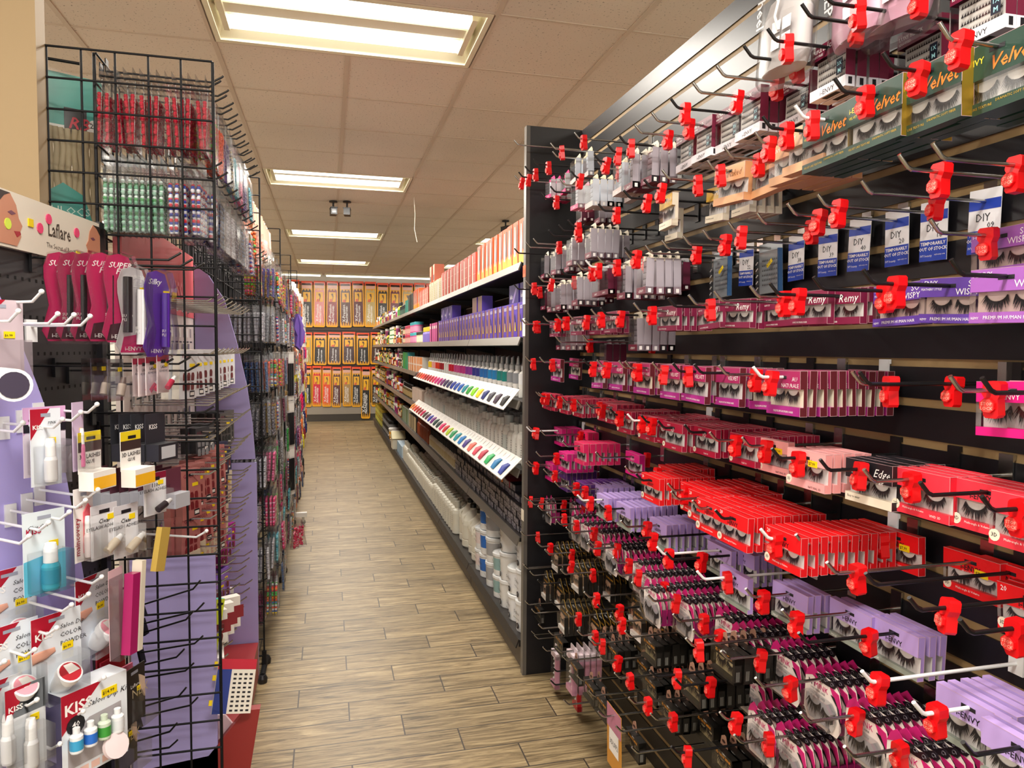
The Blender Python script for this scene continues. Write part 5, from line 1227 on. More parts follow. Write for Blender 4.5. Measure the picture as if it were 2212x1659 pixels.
# bay 1 top: two rows
y0 = 2.09
row_a = ['red', 'mixneon', 'orange', 'purple', 'snow', 'teal', 'pink', 'purple', 'wine', 'teal']
row_b = ['green', 'rwb', 'navy', 'clear', 'clear', 'silver', 'navy', 'rwb', 'clear', 'rwb']
for i in range(10):
    y = y0+i*.115
    n = 14 if i == 0 else 3
    hang_left(BP[row_a[i]], y, 2.16, n, '%s bead pack' % CN[row_a[i]], 'bead pack', 'bead packs in the top row of the nearest bay', pos='top row, %s hook, first bay' % ORD(i+1))
    if i == 0:
        hang_left(BP['rwb'], y, 1.945, 5, 'red white and blue bead pack', 'bead pack', 'bead packs in the second row of the nearest bay', xf=-.315, pos='second row, 1st hook, first bay')
        for q in range(10):
            place(BP['green'][0], (-.41-q*.0145, y, 1.941), (0, 0, LZ+random.uniform(-.05, .05)), 'green tinted bead pack, %s back, second row, nearest bay' % ORD(q+6), 'bead pack', 'bead packs in the second row of the nearest bay')
    else:
        hang_left(BP[row_b[i]], y, 1.945, 3 if i != 1 else 5, '%s bead pack' % CN[row_b[i]], 'bead pack', 'bead packs in the second row of the nearest bay', pos='second row, %s hook, first bay' % ORD(i+1))
for i in range(11): place(GHK, (LGX+.002, y0+.05+i*.11, 2.19), (0, 0, LZ), 'empty black wire hook at the very top, %s from the first grid panel' % ORD(i+1), 'hook', 'empty hooks at the top of the grid')
# bay 2 and on
rows2 = [(2.10, None), (1.88, ['mixneon', 'purple', 'multi', 'yellow', 'mixneon', 'hpink']), (1.67, ['clear', 'silver', 'clear', 'multi', 'rwb', 'clear']), (1.455, ['blue', 'orange', 'multi', 'mixneon', 'wine', 'hpink']),
         (1.235, ['silver', 'silver', 'yellow', 'rwb', 'clear', 'wine']), (1.02, ['clear', 'pink', 'clear', 'grn2', 'silver', 'hpink']), (.81, ['clear', 'hpink', 'grn2', 'blue', 'rwb', 'wine']), (.60, ['clear', 'clear', 'teal', 'navy', 'hpink', 'blue']), (.385, ['wine', 'multi', 'clear', 'wine', 'blue', 'navy'])]
bn = {1: 'second', 2: 'third', 3: 'fourth', 4: 'fifth'}
for bi in (1, 2, 3):
    Y0 = BAYS[bi]; step = .122 if bi < 3 else .2; nh = int((BAYS[bi+1]-Y0-.1)/step)
    for ri, (z, cols) in enumerate(rows2):
        if cols is None: continue
        for j in range(nh):
            c = cols[(j*2+j//3+bi*(ri+1)*5) % 6] if not (bi == 1 and j < 6) else cols[j]
            n = (8 if ri in (2, 3, 4, 5) else 4) if (bi == 1 and j == 0) else (3 if bi == 1 and j < 4 else 1)
            hang_left(BP[c], Y0+.075+j*step, z+random.uniform(-.01, .01), n, '%s bead pack' % CN[c], 'bead pack', 'bead packs in the %s bay' % bn[bi], xf=(-.285 if (j == 0 and bi == 1) else -.245)+random.uniform(-.02, .02), pos='%s row down, %s hook, %s bay' % (ORD(ri+1), ORD(j+1), bn[bi]), hooklabel=(bi < 3))
# top row pouches of bay 2
def pouch(cols, w=.15, h=.27):
    cs = [mat('bead_'+c, c, .25, coat=.4) for c in cols]
    b = MB(); pk = mat('pouch_peach', '#eba98c', .35); b.prism([(-w*.2, .015), (w*.2, .015), (w*.34, -h*.35), (w*.3, -h*.42), (-w*.3, -h*.42), (-w*.34, -h*.35)], -.004, .006, pk)
    pl = MB(); pl.prism([(-w*.34, -h*.4), (w*.34, -h*.4), (w*.5, -h*.9), (w*.4, -h), (-w*.4, -h), (-w*.5, -h*.9)], -.022, .012, CLEAR)
    k = MB(); beads(k, -w*.42, w*.42, -.02, .01, -h*.98, -h*.5, cs, .0085, 70); return proto('bead_pouch', b, [proto('plastic_bag', pl), proto('beads', k)]), (w, h, .03)
PO = pouch(['#f05a1c', '#f0641c', '#5cae4c']); PO2 = pouch(['#f05a1c', '#e84a1c'])
for j in range(8):
    place(GHW, (LGX+.002, 3.42+j*.15, 2.12), (0, 0, LZ), 'white wire hook with peach bead pouch, %s from the second grid panel' % ORD(j+1), 'hook', 'white hooks of the peach pouches')
    for q in range(2): place((PO, PO2)[j % 2][0], (-.33-q*.05, 3.42+j*.15, 2.115), (0, 0, LZ+random.uniform(-.3, .3)), 'peach pouch of orange beads, %s layer, %s from the second grid panel' % (('front', 'rear')[q], ORD(j+1)), 'bead pouch', 'peach bead pouches')
# brush/comb cards, scarf, hair ties in the far bays
def combcard():
    b = MB(); b.box(-.05, .05, 0, .004, -.30, .015, paint('#d8d4ce')); k = MB()
    for i in range(4): k.box(-.042+.022*i, -.030+.022*i, -.008, 0, -.27, -.06, BLACK)
    b.face([(-.05, -.0003, -.05), (.05, -.0003, -.05), (.05, -.0003, .0), (-.05, -.0003, .0)], WHITE); return proto('comb_card', b, [proto('black_combs', k)]), (.1, .31, .01)
CMB = combcard()
for r, z in enumerate((1.42, 1.10, .80)):
    for q in range(5): place(CMB[0], (-.24-q*.02, 4.86, z), (0, 0, LZ-.5+q*.03), 'pale card of long black combs, %s in the fan, %s one down' % (ORD(q+1), ORD(r+1)), 'comb card', 'cards of black combs')
m = MB(); vm = mat('scarf_purple', '#7d5fc0', .6)
pts = [(.0, .02), (.05, -.02), (.03, -.08), (.08, -.16), (.06, -.26), (.02, -.34), (-.03, -.30), (-.01, -.2), (-.05, -.12), (-.03, -.04)]
m.prism(pts[::-1], -.02, .02, vm); m.tube([(0, -.02, 0), (.03, -.03, -.1), (.02, -.03, -.3)], [.01, .02, .012], vm, 8)
m.xf(Matrix.Scale(.75, 4))
place(proto('purple_scarf', m), (-.22, 5.6, 1.70), (0, 0, LZ-.9), 'purple satin scarf hanging over the bead packs', 'scarf')
ties = [('#e8a08c', 'salmon'), ('#2a3a7c', 'navy'), ('#c8c8c8', 'grey'), ('#7a4a7c', 'plum'), ('#e8762c', 'orange'), ('#1c1c20', 'black'), ('#e8246c', 'pink'), ('#e8d82c', 'yellow'), ('#9a2430', 'dark red'), ('#d8d0c4', 'cream')]
def tiepack(c):
    mm = mat('tie_'+c, c, .7); b = MB(); b.box(-.05, .05, 0, .003, -.06, .015, WHITE); k = MB()
    for i in range(3):
        a = random.uniform(-.5, .5); k.tube([(.0+.03*math.cos(t), -.006, -.12-.04*i+.03*math.sin(t)) for t in [math.pi*2*q/10 for q in range(11)]], .009, mm, 6)
    k.prism([(-.04, -.07), (.03, -.06), (.045, -.2), (.01, -.25), (-.035, -.22)], -.003, .006, mm)
    return proto('hair_tie_pack', b, [proto('hair_ties', k)]), (.1, .26, .02)
TP = [tiepack(c) for c, _ in ties]
for bi in (3, 4):
    for ri in range(8):
        for j in range(6 if bi == 4 else 7):
            t = (ri*3+j*5+bi) % 10
            place(TP[t][0], (-.275+random.uniform(-.03, .01), BAYS[bi]+.1+j*.17, 2.0-ri*.235), (0, 0, LZ+random.uniform(-.5, .1)), '%s hair accessory pack, %s row down, %s along the %s bay' % (ties[t][1], ORD(ri+1), ORD(j+1), bn[bi]), 'hair accessory', 'hair accessory packs in the far bays')
for ri in range(8):
    for j in range(5):
        t = (ri*7+j*3) % 10
        place(TP[t][0], (-.345, 8.55+j*.8, 2.0-ri*.235), (0, 0, LZ+random.uniform(-.4, .1)), '%s hair accessory pack, %s row down, %s along the farthest stretch' % (ties[t][1], ORD(ri+1), ORD(j+1)), 'hair accessory', 'hair accessory packs in the farthest stretch')
o = obj('gridwall_panel', gridpanel(5.0, 2.12), None, (-.5, 8.5, .08), (0, 0, LZ)); tag(o, 'long black wire grid panel at the far end of the left run', 'grid panel', 'black wire grid panels')
# loose packs near the floor
m = MB(); beads(m, -.05, .05, -.01, .01, -.16, -.02, [paint('#e8246c'), paint('#f04a6c'), paint('#f0a0b0')], .008, 80); k = MB(); k.prism([(-.02, .02), (.02, .02), (.065, -.16), (-.065, -.16)][::-1], -.014, .014, CLEAR)
place(proto('bead_pouch', m, [proto('plastic_bag', k)]), (-.19, 4.75, .34), (0, 0, LZ-.7), 'pink bead pouch sticking out low over the floor', 'bead pouch')

# ---- crochet hair packs left of the bead bay
def locspack():
    b = MB(); tq = paint('#3f9e92'); b.prism([(-.095, 0), (.095, 0), (.095, -.14), (-.095, -.14)][::-1], -.004, .004, tq); b.box(-.09, .09, -.0045, -.004, -.19, -.14, WHITE)
    b.box(-.0, .055, -.0052, -.0045, -.17, -.09, BLACK); b.text('RB', .008, -.145, .045, paint('#c8283c'), -.006, 1, shear=.3)
    b.prism([(.075+.018*math.cos(R(30*i)), -.13+.018*math.sin(R(30*i))) for i in range(12)], -.006, -.0045, WHITE); b.text('24"', .075, -.136, .02, INK, -.0064, 1, align='C')
    b.prism([(-.07, -.40), (-.05, -.33), (-.01, -.30), (.04, -.33), (.06, -.40)][::-1], -.024, -.022, tq); b.text('NULOCS', -.005, -.385, .03, paint('#cfe8dc'), -.0245, 0, align='C')
    b.box(-.065, .055, -.0235, -.022, -.60, -.40, WHITE); b.prism([(-.03, -.59), (-.04, -.5), (-.02, -.43), (0, -.415), (.02, -.43), (.04, -.52), (.03, -.59)], -.0245, -.0235, paint('#2c2024'))
    b.prism([(-.012, -.47), (-.012, -.445), (0, -.43), (.012, -.445), (.012, -.47), (0, -.485)], -.0255, -.0245, paint('#b07a5c')); b.box(-.06, .05, -.024, -.022, -.68, -.61, tq)
    k = MB(); hm = mat('locs_hair', '#b6a684', .7)
    for i in range(12):
        x = -.08+.0145*i; k.tube([(x+.004*math.sin(3*q+i), -.012+.004*math.cos(2*q+i), -.15-.055*q) for q in range(13)], .0085, hm, 6)
    pl = MB(); pl.box(-.1, .1, -.026, -.0255, -.86, 0, CLEAR, ['-y']); return proto('crochet_hair_pack', b, [proto('hair_strands', k), proto('plastic_sleeve', pl)])
LP_ = locspack()
m = MB(); m.tube([(0, 0, 0), (0, -.12, 0), (0, -.14, .012)], .003, KROD, 6)
for i, (x, y, rz) in enumerate(((-.80, 2.13, .12), (-.70, 2.25, .5), (-.86, 2.2, .0))):
    place(LP_, (x, y, 2.22-.01*i), (0, 0, rz), 'teal-headed crochet hair pack with beige strands, %s' % ('front one behind the grid', 'angled one on the right', 'rear one on the left')[i], 'hair pack', 'crochet hair packs behind the grid')
m = MB(); m.tube([(-.16, 0, 0), (.14, 0, 0)], .004, WIRE, 6); place(proto('hanging_bar', m), (-.78, 2.17, 2.225), (0, 0, .25), 'black bar carrying the crochet hair packs', 'bar')

# ================================================================== KISS DISPLAY (behind the first grid panel)
LAV = paint('#a9a0d8'); PKH = paint('#c85a5e'); BEI = paint('#cfc2bc'); REDB = paint('#8f2a28')
kd = empty('nail_display_stand', (-.536, 2.12, 0)); tag(kd, 'lavender and pink nail display stand behind the first grid panel', 'display stand')
def wing(pts, y0, y1): m = MB(); m.prism(pts, y0, y1, LAV); return m
fw = [(.005, .99), (.235, .99), (.225, 1.14), (.205, 1.30), (.17, 1.47), (.12, 1.66), (.06, 1.76), (.005, 1.80)]
obj('far_wing_upper', wing(fw[::-1], 1.08, 1.09), kd)
obj('far_wing_lower', wing([(.005, .05), (.005, .975), (.24, .975), (.24, .05)], 1.08, 1.09), kd)
obj('near_wing_lower', wing([(.005, .05), (.005, .88), (.225, .88), (.225, .05)], .02, .03), kd)
m = MB(); m.box(-.02, 0, .02, 1.08, .05, 1.58, BEI)
for r in range(5):
    for c in range(14):
        yy = .08+c*.07; zz = 1.50-r*.17; m.geo([(.0006, yy, zz), (.0006, yy+.03, zz), (.0006, yy+.03, zz+.035), (.0006, yy, zz+.035)], [(0, 1, 2, 3)], paint('#8d8284') if (r+c) % 2 else WHITE)
        m.geo([(.0006, yy, zz-.02), (.0006, yy+.045, zz-.02), (.0006, yy+.045, zz-.015), (.0006, yy, zz-.015)], [(0, 1, 2, 3)], INK)
obj('back_card', m, kd)
m = MB(); m.box(-.02, .002, .02, 1.08, 1.58, 1.83, PKH)
tx = MB(); tx.text('KISS', 0, 0, .12, paint('#e08a8c'), 0, 1); tx.xf(Matrix.Translation((.0035, .62, 1.62)) @ Matrix.Rotation(math.pi/2, 4, 'Z')); m.add(tx); obj('header_card', m, kd)
m = MB(); m.prism([(.0, .05), (.28, .05), (.34, .42), (.30, .42), (.2, .3), (.0, .28)][::-1], .02, .05, REDB); m.prism([(.0, .05), (.26, .05), (.29, .33), (.24, .40), (.0, .42)][::-1], .05, .06, paint('#f0d8de'))
m.box(.0, .24, .06, 1.07, .05, .2, paint('#8f2a28')); tx = MB(); tx.text('KISS', 0, 0, .14, paint('#e0a8a4'), 0, 0); tx.xf(Matrix.Translation((.2415, .12, .06)) @ Matrix.Rotation(math.pi/2, 4, 'Z')); m.add(tx); obj('red_base', m, kd)
def nailbox(c, side, w=.075, h=.125, d=.022, title='KISS', nail='#6a2a2c'):
    b = MB(); zt = .014; zb = zt-h; b.box(-w/2, w/2, 0, d, zb, zt, side, ['-x', '+x', '+y', '-z', '+z']); b.box(-w/2, w/2, 0, d, zb, zt, c, ['-y'])
    b.text(title, -w*.4, zt-.022, w*.2, paint('#7a1a34'), bold=1); b.box(-.01, .01, -.0006, 0, -.004, .003, INK, ['-y']); b.box(w*.1, w*.38, -.0006, 0, zb+.005, zb+.022, INK, ['-y']); b.box(w*.13, w*.35, -.0008, 0, zb+.009, zb+.018, WHITE, ['-y'])
    k = MB(); nm = paint(nail)
    for i in range(3):
        for j in range(2): k.lathe([(.002, -.012), (.007, -.010), (.007, .006), (.004, .012)], nm, 8, (0, 0)); kk = None
    k = MB()
    for i in range(3):
        for j in range(2):
            x = -.02+.02*i; z = -h*.45-.028*j; k.prism([(x-.006, z-.01), (x+.006, z-.01), (x+.007, z+.004), (x+.004, z+.012), (x-.004, z+.012), (x-.007, z+.004)], -.002, -.0004, nm)
    s = MB(); s.box(w*.05, w*.35, -.0008, -.0002, -h*.25, -h*.18, YEL); return proto('press_on_nail_box', b, [proto('nails', k), proto('price_sticker', s)]), (w, h, d)
NB_ = {'white nail box': nailbox(paint('#dcdfe4'), paint('#cdc6bc'), .085, .14), 'rose gold nail box': nailbox(paint('#b5706c'), paint('#8f5450'), .085, .14, title='GOLD FINGER', nail='#7a1c24'), 'black patterned nail box': nailbox(paint('#55504e'), paint('#1d1b1d'), title='KISS', nail='#1c1c1c'),
       'navy nail box': nailbox(paint('#2a2c4c'), paint('#1d1e34')), 'beige nail box': nailbox(paint('#d4c7ae'), paint('#b8a98e'), nail='#c8a090'), 'dark grey nail box': nailbox(paint('#3c3d42'), paint('#26272b'), .07, .08, nail='#8a8c90'), 'magenta nail box': nailbox(paint('#a81f8a'), paint('#8a1470'), .07, .11), 'violet nail box': nailbox(paint('#8f6cc4'), paint('#6f4aa8'), .07, .11)}
CHH = ghook(.20, CHROME)
def disp_row(z, spec, rn_):
    for i, (kind, n) in enumerate(spec):
        y = 2.22+i*.105
        place(CHH, (-.534, y, z), (0, 0, LZ), 'chrome display hook, %s, %s from near side' % (rn_, ORD(i+1)), 'hook', 'chrome hooks of the nail display')
        if kind:
            pd = NB_[kind]
            for q in range(n): place(pd[0], (-.385-q*.028, y, z-.004), (random.uniform(-.05, .05), 0, LZ-.42+random.uniform(-.05, .05)), '%s, %s back, %s, %s hook' % (kind, ORD(q+1), rn_, ORD(i+1)), 'nail box', 'boxed press-on nails on the display', parts=q == 0)
disp_row(1.60, [(None, 0)]*9, 'top row of the display')
disp_row(1.445, [('white nail box', 2)]*9, 'second row of the display')
disp_row(1.30, [(None, 0)]*9, 'third row of the display')
disp_row(1.20, [(None, 0), (None, 0), ('dark grey nail box', 2), ('dark grey nail box', 2), (None, 0), (None, 0), (None, 0), ('black patterned nail box', 4), ('black patterned nail box', 4)], 'fourth row of the display')
disp_row(1.10, [('rose gold nail box', 2)]*6+[('navy nail box', 2)]*2+[(None, 0)], 'fifth row of the display')
disp_row(.97, [('rose gold nail box', 2)]*6+[('navy nail box', 2), ('beige nail box', 2), (None, 0)], 'sixth row of the display')
disp_row(.86, [('beige nail box', 2)]*5+[('rose gold nail box', 2), ('beige nail box', 2), (None, 0), (None, 0)], 'seventh row of the display')
disp_row(.74, [(None, 0)]*6+[('magenta nail box', 3), ('violet nail box', 3), ('magenta nail box', 3)], 'eighth row of the display')
disp_row(.62, [(None, 0)]*5+[('violet nail box', 2)]*2+[(None, 0)]*2, 'ninth row of the display')
disp_row(.50, [(None, 0)]*5+[('white nail box', 2)]*3+[(None, 0)], 'tenth row of the display')
# booklet and file bin at the stand foot
bk = MB(); bk.box(-.075, .075, 0, .006, -.1, .1, paint('#e9e4d6')); bk.box(-.075, .075, -.001, 0, .062, .1, paint('#c02a3c'), ['-y']); bk.box(-.075, -.02, -.001, 0, -.1, .062, paint('#2c3f8c'), ['-y'])
for r in range(9):
    for c in range(4): bk.box(-.010+.021*c, .002+.021*c, -.001, 0, -.092+.0165*r, -.085+.0165*r, INK, ['-y'])
for z in (.08, .03, -.06): bk.box(-.09, -.078, -.0012, .004, z-.01, z+.01, YEL)
bk.xf(Matrix.Scale(.72, 4))
place(proto('nail_chart_booklet', bk), (-.262, 2.13, .50), (-.35, .25, .35), 'open chart booklet with red and blue bands in the display bin', 'booklet')
m = MB()
for i in range(14): m.tube([(.06*math.cos(a)+.0, .012*i, .06*math.sin(a)) for a in [math.pi*q/8 for q in range(9)]], .004, mat('grey_file', '#a9a6a6', .5), 5)
m.box(-.075, .075, -.01, .18, -.09, -.02, WHITE); place(proto('nail_file_bin', m), (-.38, 2.24, .56), (0, 0, .15), 'white bin of curved grey nail files at the display foot', 'bin')
m = MB(); m.box(-.03, .03, 0, .03, 0, .10, paint('#e8e4dc')); m.box(-.04, .04, -.001, 0, .03, .07, paint('#8a2c34'), ['-y']); 
for i in range(3): place(proto('nail_kit_carton', m) if i == 0 else P['nk'], (-.33+.012*i, 2.3+.06*i, .56), (0, 0, .5), 'small white carton behind the chart booklet, %s one' % ORD(i+1), 'carton', 'white cartons in the display bin'); P.setdefault('nk', ('nail_kit_carton', D.objects['nail_kit_carton'].data, []))
place(nailbox(paint('#c8d832'), paint('#3fb0a0'), .03, .16)[0], (-.315, 2.25, .70), (0, .2, .8), 'lime and teal nail wand pack leaning in the bin', 'nail pack')

# ================================================================== PEGBOARD WITH HEADER
def px_on_plane(px, py, p0, nrm):
    d = ray(px, py); o = Vector((0, 0, EYE)); t = (Vector(p0)-o).dot(nrm)/d.dot(nrm); return o+d*t
PD = Vector((math.sin(R(8.3)), math.cos(R(8.3)), 0)); PN = Vector((PD.y, -PD.x, 0)); PB0 = Vector((-.55, 1.99, 0))
prz = math.atan2(PN.y, PN.x)+math.pi/2      # local -y faces PN
PBK = mat('pegboard_black', '#232225', .45)
pb = empty('pegboard_fixture', PB0, (0, 0, prz)); tag(pb, 'black pegboard fixture with a cream beauty header on top', 'pegboard')
m = MB(); m.box(-.50, 0, .004, .02, .25, 1.655, PBK)
for i in range(19):
    for k in range(14):
        x = -.02-.0254*i; z = 1.60-.0508*k*1.5; m.box(x-.0035, x+.0035, .0036, .004, z-.0035, z+.0035, mat('peg_hole', '#050506', .9), ['-y'])
obj('peg_panel', m, pb)
hd = MB(); hd.box(-.50, 0, -.008, .004, 1.655, 1.765, paint('#e6dfcf'))
hd.text('Laflare', -.20, 1.70, .045, paint('#4a4036'), -.0085, 1, align='C', sx=.8); hd.text('The Secret of Beauty', -.19, 1.675, .015, paint('#4a4036'), -.0085, 0, align='C')
def face_art(b, x, z, s, mir=1):
    sk = paint('#c98a6c'); 
    b.prism([(x+mir*a*s, z+c*s) for a, c in ((-.5, -.5), (-.5, .3), (-.3, .5), (.1, .5), (.3, .3), (.38, .05), (.5, -.08), (.42, -.2), (.45, -.3), (.3, -.5))][::-mir], -.0095, -.0085, sk)
    b.prism([(x+mir*a*s, z+c*s) for a, c in ((-.6, -.3), (-.6, .5), (.1, .5), (-.1, .42), (-.35, .2), (-.45, -.2))][::-mir], -.0100, -.0085, paint('#2c1a18'))
    b.prism([(x+mir*a*s, z+c*s) for a, c in ((.0, .12), (.12, .17), (.28, .13), (.14, .08))][::-mir], -.0100, -.0095, paint('#7a4a5c')); b.prism([(x+mir*a*s, z+c*s) for a, c in ((.2, -.22), (.4, -.2), (.44, -.25), (.3, -.33))][::-mir], -.0100, -.0095, paint('#a81c2c'))
face_art(hd, -.395, 1.711, .10); face_art(hd, -.035, 1.711, .09, -1)
for x, z, c in ((-.395, 1.70, '#d8f04a'), (-.28, 1.71, '#f04a7c'), (-.245, 1.735, '#f04a7c'), (-.125, 1.725, '#f04a7c')): hd.prism([(x+.011*math.cos(R(30*i)), z+.011*math.sin(R(30*i))) for i in range(12)], -.0105, -.0085, paint(c))
for x, z in ((-.315, 1.715), (-.12, 1.675)): hd.box(x-.009, x+.009, -.0105, -.0085, z-.008, z+.008, YEL)
obj('header_sign', hd, pb)
m = MB(); m.box(-.01, .012, -.01, .03, .1, 1.77, BLACK); m.box(-.51, .012, -.01, .03, .1, .26, BLACK); obj('upright_frame', m, pb)
def peg_item(pr, px, py, off, label, cat, group=None, hookc=None, tiltx=0, dz=0, rz=0, hl=None):
    """hang an item whose hook point shows at (px,py), OFF metres out from the pegboard"""
    p = px_on_plane(px, py, PB0+PN*off, PN); o = place(pr, p, (tiltx, 0, prz+rz), label, cat, group)
    return p
def phook(L, m, tip=True):
    h = MB(); h.tube([(0, .002, 0), (0, -L, 0), (0, -L-.02, .012), (0, -L-.026, .016)], .0026, m, 6)
    if tip: h.ball((0, -L-.026, .016), .0045, m, 8, 6)
    k = MB(); k.box(-.01, .01, -.004, .002, -.03, .012, m); return proto('peg_hook', h, [proto('hook_plate', k)])
# super-flex mascara blisters
def superflex(c1, c2, tube, txt1='SUPER', txt2='FLEX', w=.066, h=.175):
    b = MB(); C1 = paint(c1); C2 = paint(c2); zt, zb = .02, .02-h
    o = [(-w*.42, zt-.03), (-w*.3, zt-.006), (0, zt), (w*.3, zt-.006), (w*.44, zt-.035), (w*.40, zt-h*.45), (w*.5, zt-h*.72), (w*.4, zb+.01), (w*.1, zb), (-w*.35, zb), (-w*.5, zb+.02), (-w*.3, zt-h*.6), (-w*.42, zt-h*.3)]
    b.prism(o[::-1], .004, .006, C1); b.prism([(x*.9, z) for x, z in ((-w*.42, zb+.004), (w*.4, zb+.004), (w*.46, zt-h*.75), (-w*.3, zt-h*.8))], .0032, .004, C2)
    b.text(txt1, -w*.3, zt-.028, .016, WL, .003, 1, shear=.3); b.text(txt2, -w*.1, zt-.040, .016, WL, .003, 1, shear=.3); b.text('i-ENVY', 0, zb+.008, .011, WL, .003, 1, align='C')
    k = MB(); t = paint(tube, .3); k.tube([(.012, -.008, zt-.045), (.010, -.008, zb+.02)], .0085, t, 10); k.text('SUPER', -.004, zb+.05, .008, WL, -.0145, 1); k.text('FLEX', -.004, zb+.042, .008, WL, -.0145, 1)
    pl = MB(); pl.prism([(x*1.12, z*1.05+.002) for x, z in o][::-1], -.016, .003, CLEAR)
    s = MB(); s.box(w*.22, w*.42, .0015, .003, zt-.06, zt-.04, YEL)
    return proto('mascara_blister', b, [proto('mascara_tube', k), proto('clear_blister', pl), proto('price_sticker', s)])
SF = superflex('#c2185c', '#3a0f1c', '#161416'); SFW = superflex('#e8e2e6', '#d0246c', '#e8e6ea'); SFP = superflex('#5b2ba0', '#5b2ba0', '#4b2390', 'Silky', '')
PKH_ = phook(.2, KROD, False); PKW = phook(.16, WROD)
for i, (px, py, off) in enumerate(((130, 566, .10), (160, 566, .125), (190, 567, .15), (222, 567, .18), (258, 570, .21))):
    peg_item(SF, px, py, off, 'magenta mascara blister with black tube, %s of five from the left' % ORD(i+1), 'mascara', 'magenta mascara blisters', rz=-.75)
peg_item(SFW, 287, 598, .23, 'white mascara blister beside the magenta ones', 'mascara', rz=-.75); peg_item(SFP, 341, 606, .27, 'purple slim mascara blister, rightmost of the blisters', 'mascara', rz=-.55)
for i, (px, py, off) in enumerate(((70, 556, 0), (110, 570, 0), (150, 578, 0))):
    p = px_on_plane(px, py, PB0, PN); place(phook(.27, KROD, False), p, (0, 0, prz), 'black peg hook behind the mascara blisters, %s one' % ORD(i+1), 'hook', 'black hooks of the mascara blisters')
for i, (px, py) in enumerate(((60, 790), (120, 785), (150, 800), (200, 892), (215, 920), (205, 945), (330, 1322), (305, 1310), (300, 1370), (300, 1430), (285, 1520), (275, 1455))):
    if px > 215: continue
    p = px_on_plane(px, py, PB0, PN); place(phook(.26, KROD, False), p, (0, 0, prz), 'black peg hook under the mascara blisters, %s one' % ORD(i+1), 'hook', 'lower black hooks of the pegboard')
for i, (px, py) in enumerate(((300, 1312), (305, 1352), (300, 1415), (285, 1378), (262, 1452), (280, 1474), (270, 1543), (292, 1556), (245, 1640), (250, 1620))):
    p = on_y(px, py, 2.0); place(phook(.15, KROD, False), (p.x, 2.015, p.z), (-.32+.06*(i % 3), 0, 1.25), 'black hook clipped to the first grid panel, %s from its top one' % ORD(i+1), 'hook', 'black hooks low on the first grid panel')
# glass-effect blisters and glue cards
def tubecard(w, h, c, top, tube, cap, title='', sub='', tw=.008, tilt=.35, txtc=INK, slot=True, hang=.02):
    b = MB(); zt = hang; zb = hang-h; b.box(-w/2, w/2, 0, .0012, zb, zt, c); b.box(-w/2, w/2, -.0004, 0, zt-h*.16, zt, top, ['-y'])
    if slot: b.box(-w*.2, w*.2, -.0008, 0, zt-.016, zt-.009, INK, ['-y'])
    if title: b.text(title, 0, zt-h*.34, w*.2, txtc, -.0008, 1, align='C')
    if sub: b.text(sub, 0, zt-h*.44, w*.16, txtc, -.0008, 0, align='C')
    k = MB(); a = Vector((math.sin(tilt), 0, math.cos(tilt))); p0 = Vector((-w*.12, -.012, zb+h*.14)); L = h*.45
    k.tube([p0, p0+a*L*.62], tw, tube, 10); k.tube([p0+a*L*.62, p0+a*L*.68, p0+a*L], [tw*.9, tw*.8, tw*.55], cap, 10)
    s = MB(); s.box(w*.12, w*.36, -.0012, -.0004, zt-h*.30, zt-h*.2, YEL)
    pl = MB(); pl.box(-w*.42, w*.42, -.024, -.0004, zb+.006, zt-h*.4, CLEAR, ['-y', '-x', '+x'])
    return proto('glue_blister_card', b, [proto('glue_tube', k), proto('price_sticker', s), proto('clear_blister', pl)])
WT = paint('#eef0f2', .3)
gl = tubecard(.05, .085, CLEARG, CLEARG, paint('#b8a89a'), paint('#5c4a44'))
for i, (px, py, off) in enumerate(((195, 795, .13), (215, 795, .155), (250, 797, .19))): peg_item(gl, px, py, off, 'clear nail glue blister with brush bottle, %s of three' % ORD(i+1), 'nail glue', 'clear nail glue blisters', rz=-.2)
pk = tubecard(.042, .078, paint('#e8d8da'), paint('#b82a4c'), paint('#c22a4c'), WT, 'LASH', 'ADHESIVE', .006, .9)
for i, (px, py, off) in enumerate(((300, 795, .22), (312, 795, .235), (328, 792, .25), (352, 788, .27))): peg_item(pk, px, py, off, 'pink lash adhesive blister, %s of four from the left' % ORD(i+1), 'lash adhesive', 'pink lash adhesive blisters', rz=-.2)
ac = tubecard(.058, .10, paint('#e2e2e6'), paint('#c9c6cc'), paint('#d9cdb8'), WT, 'Clear', 'EYELASH ADHESIVE', .008, 1.0)
ac2 = tubecard(.058, .085, paint('#e2e2e6'), paint('#7a1430'), paint('#2a2228'), WT, '1101', 'EYELASH ADHESIVE', .007, 1.2)
for i, (px, py, off) in enumerate(((225, 1112, .22), (272, 1112, .24))): peg_item(ac, px, py, off, 'clear eyelash adhesive card with white-capped tube, %s one' % ('left', 'right')[i], 'lash adhesive', 'clear eyelash adhesive cards', rz=-.4)
peg_item(ac2, 335, 1042, .27, 'eyelash adhesive card with maroon foot and dark tube', 'lash adhesive', rz=-.4)
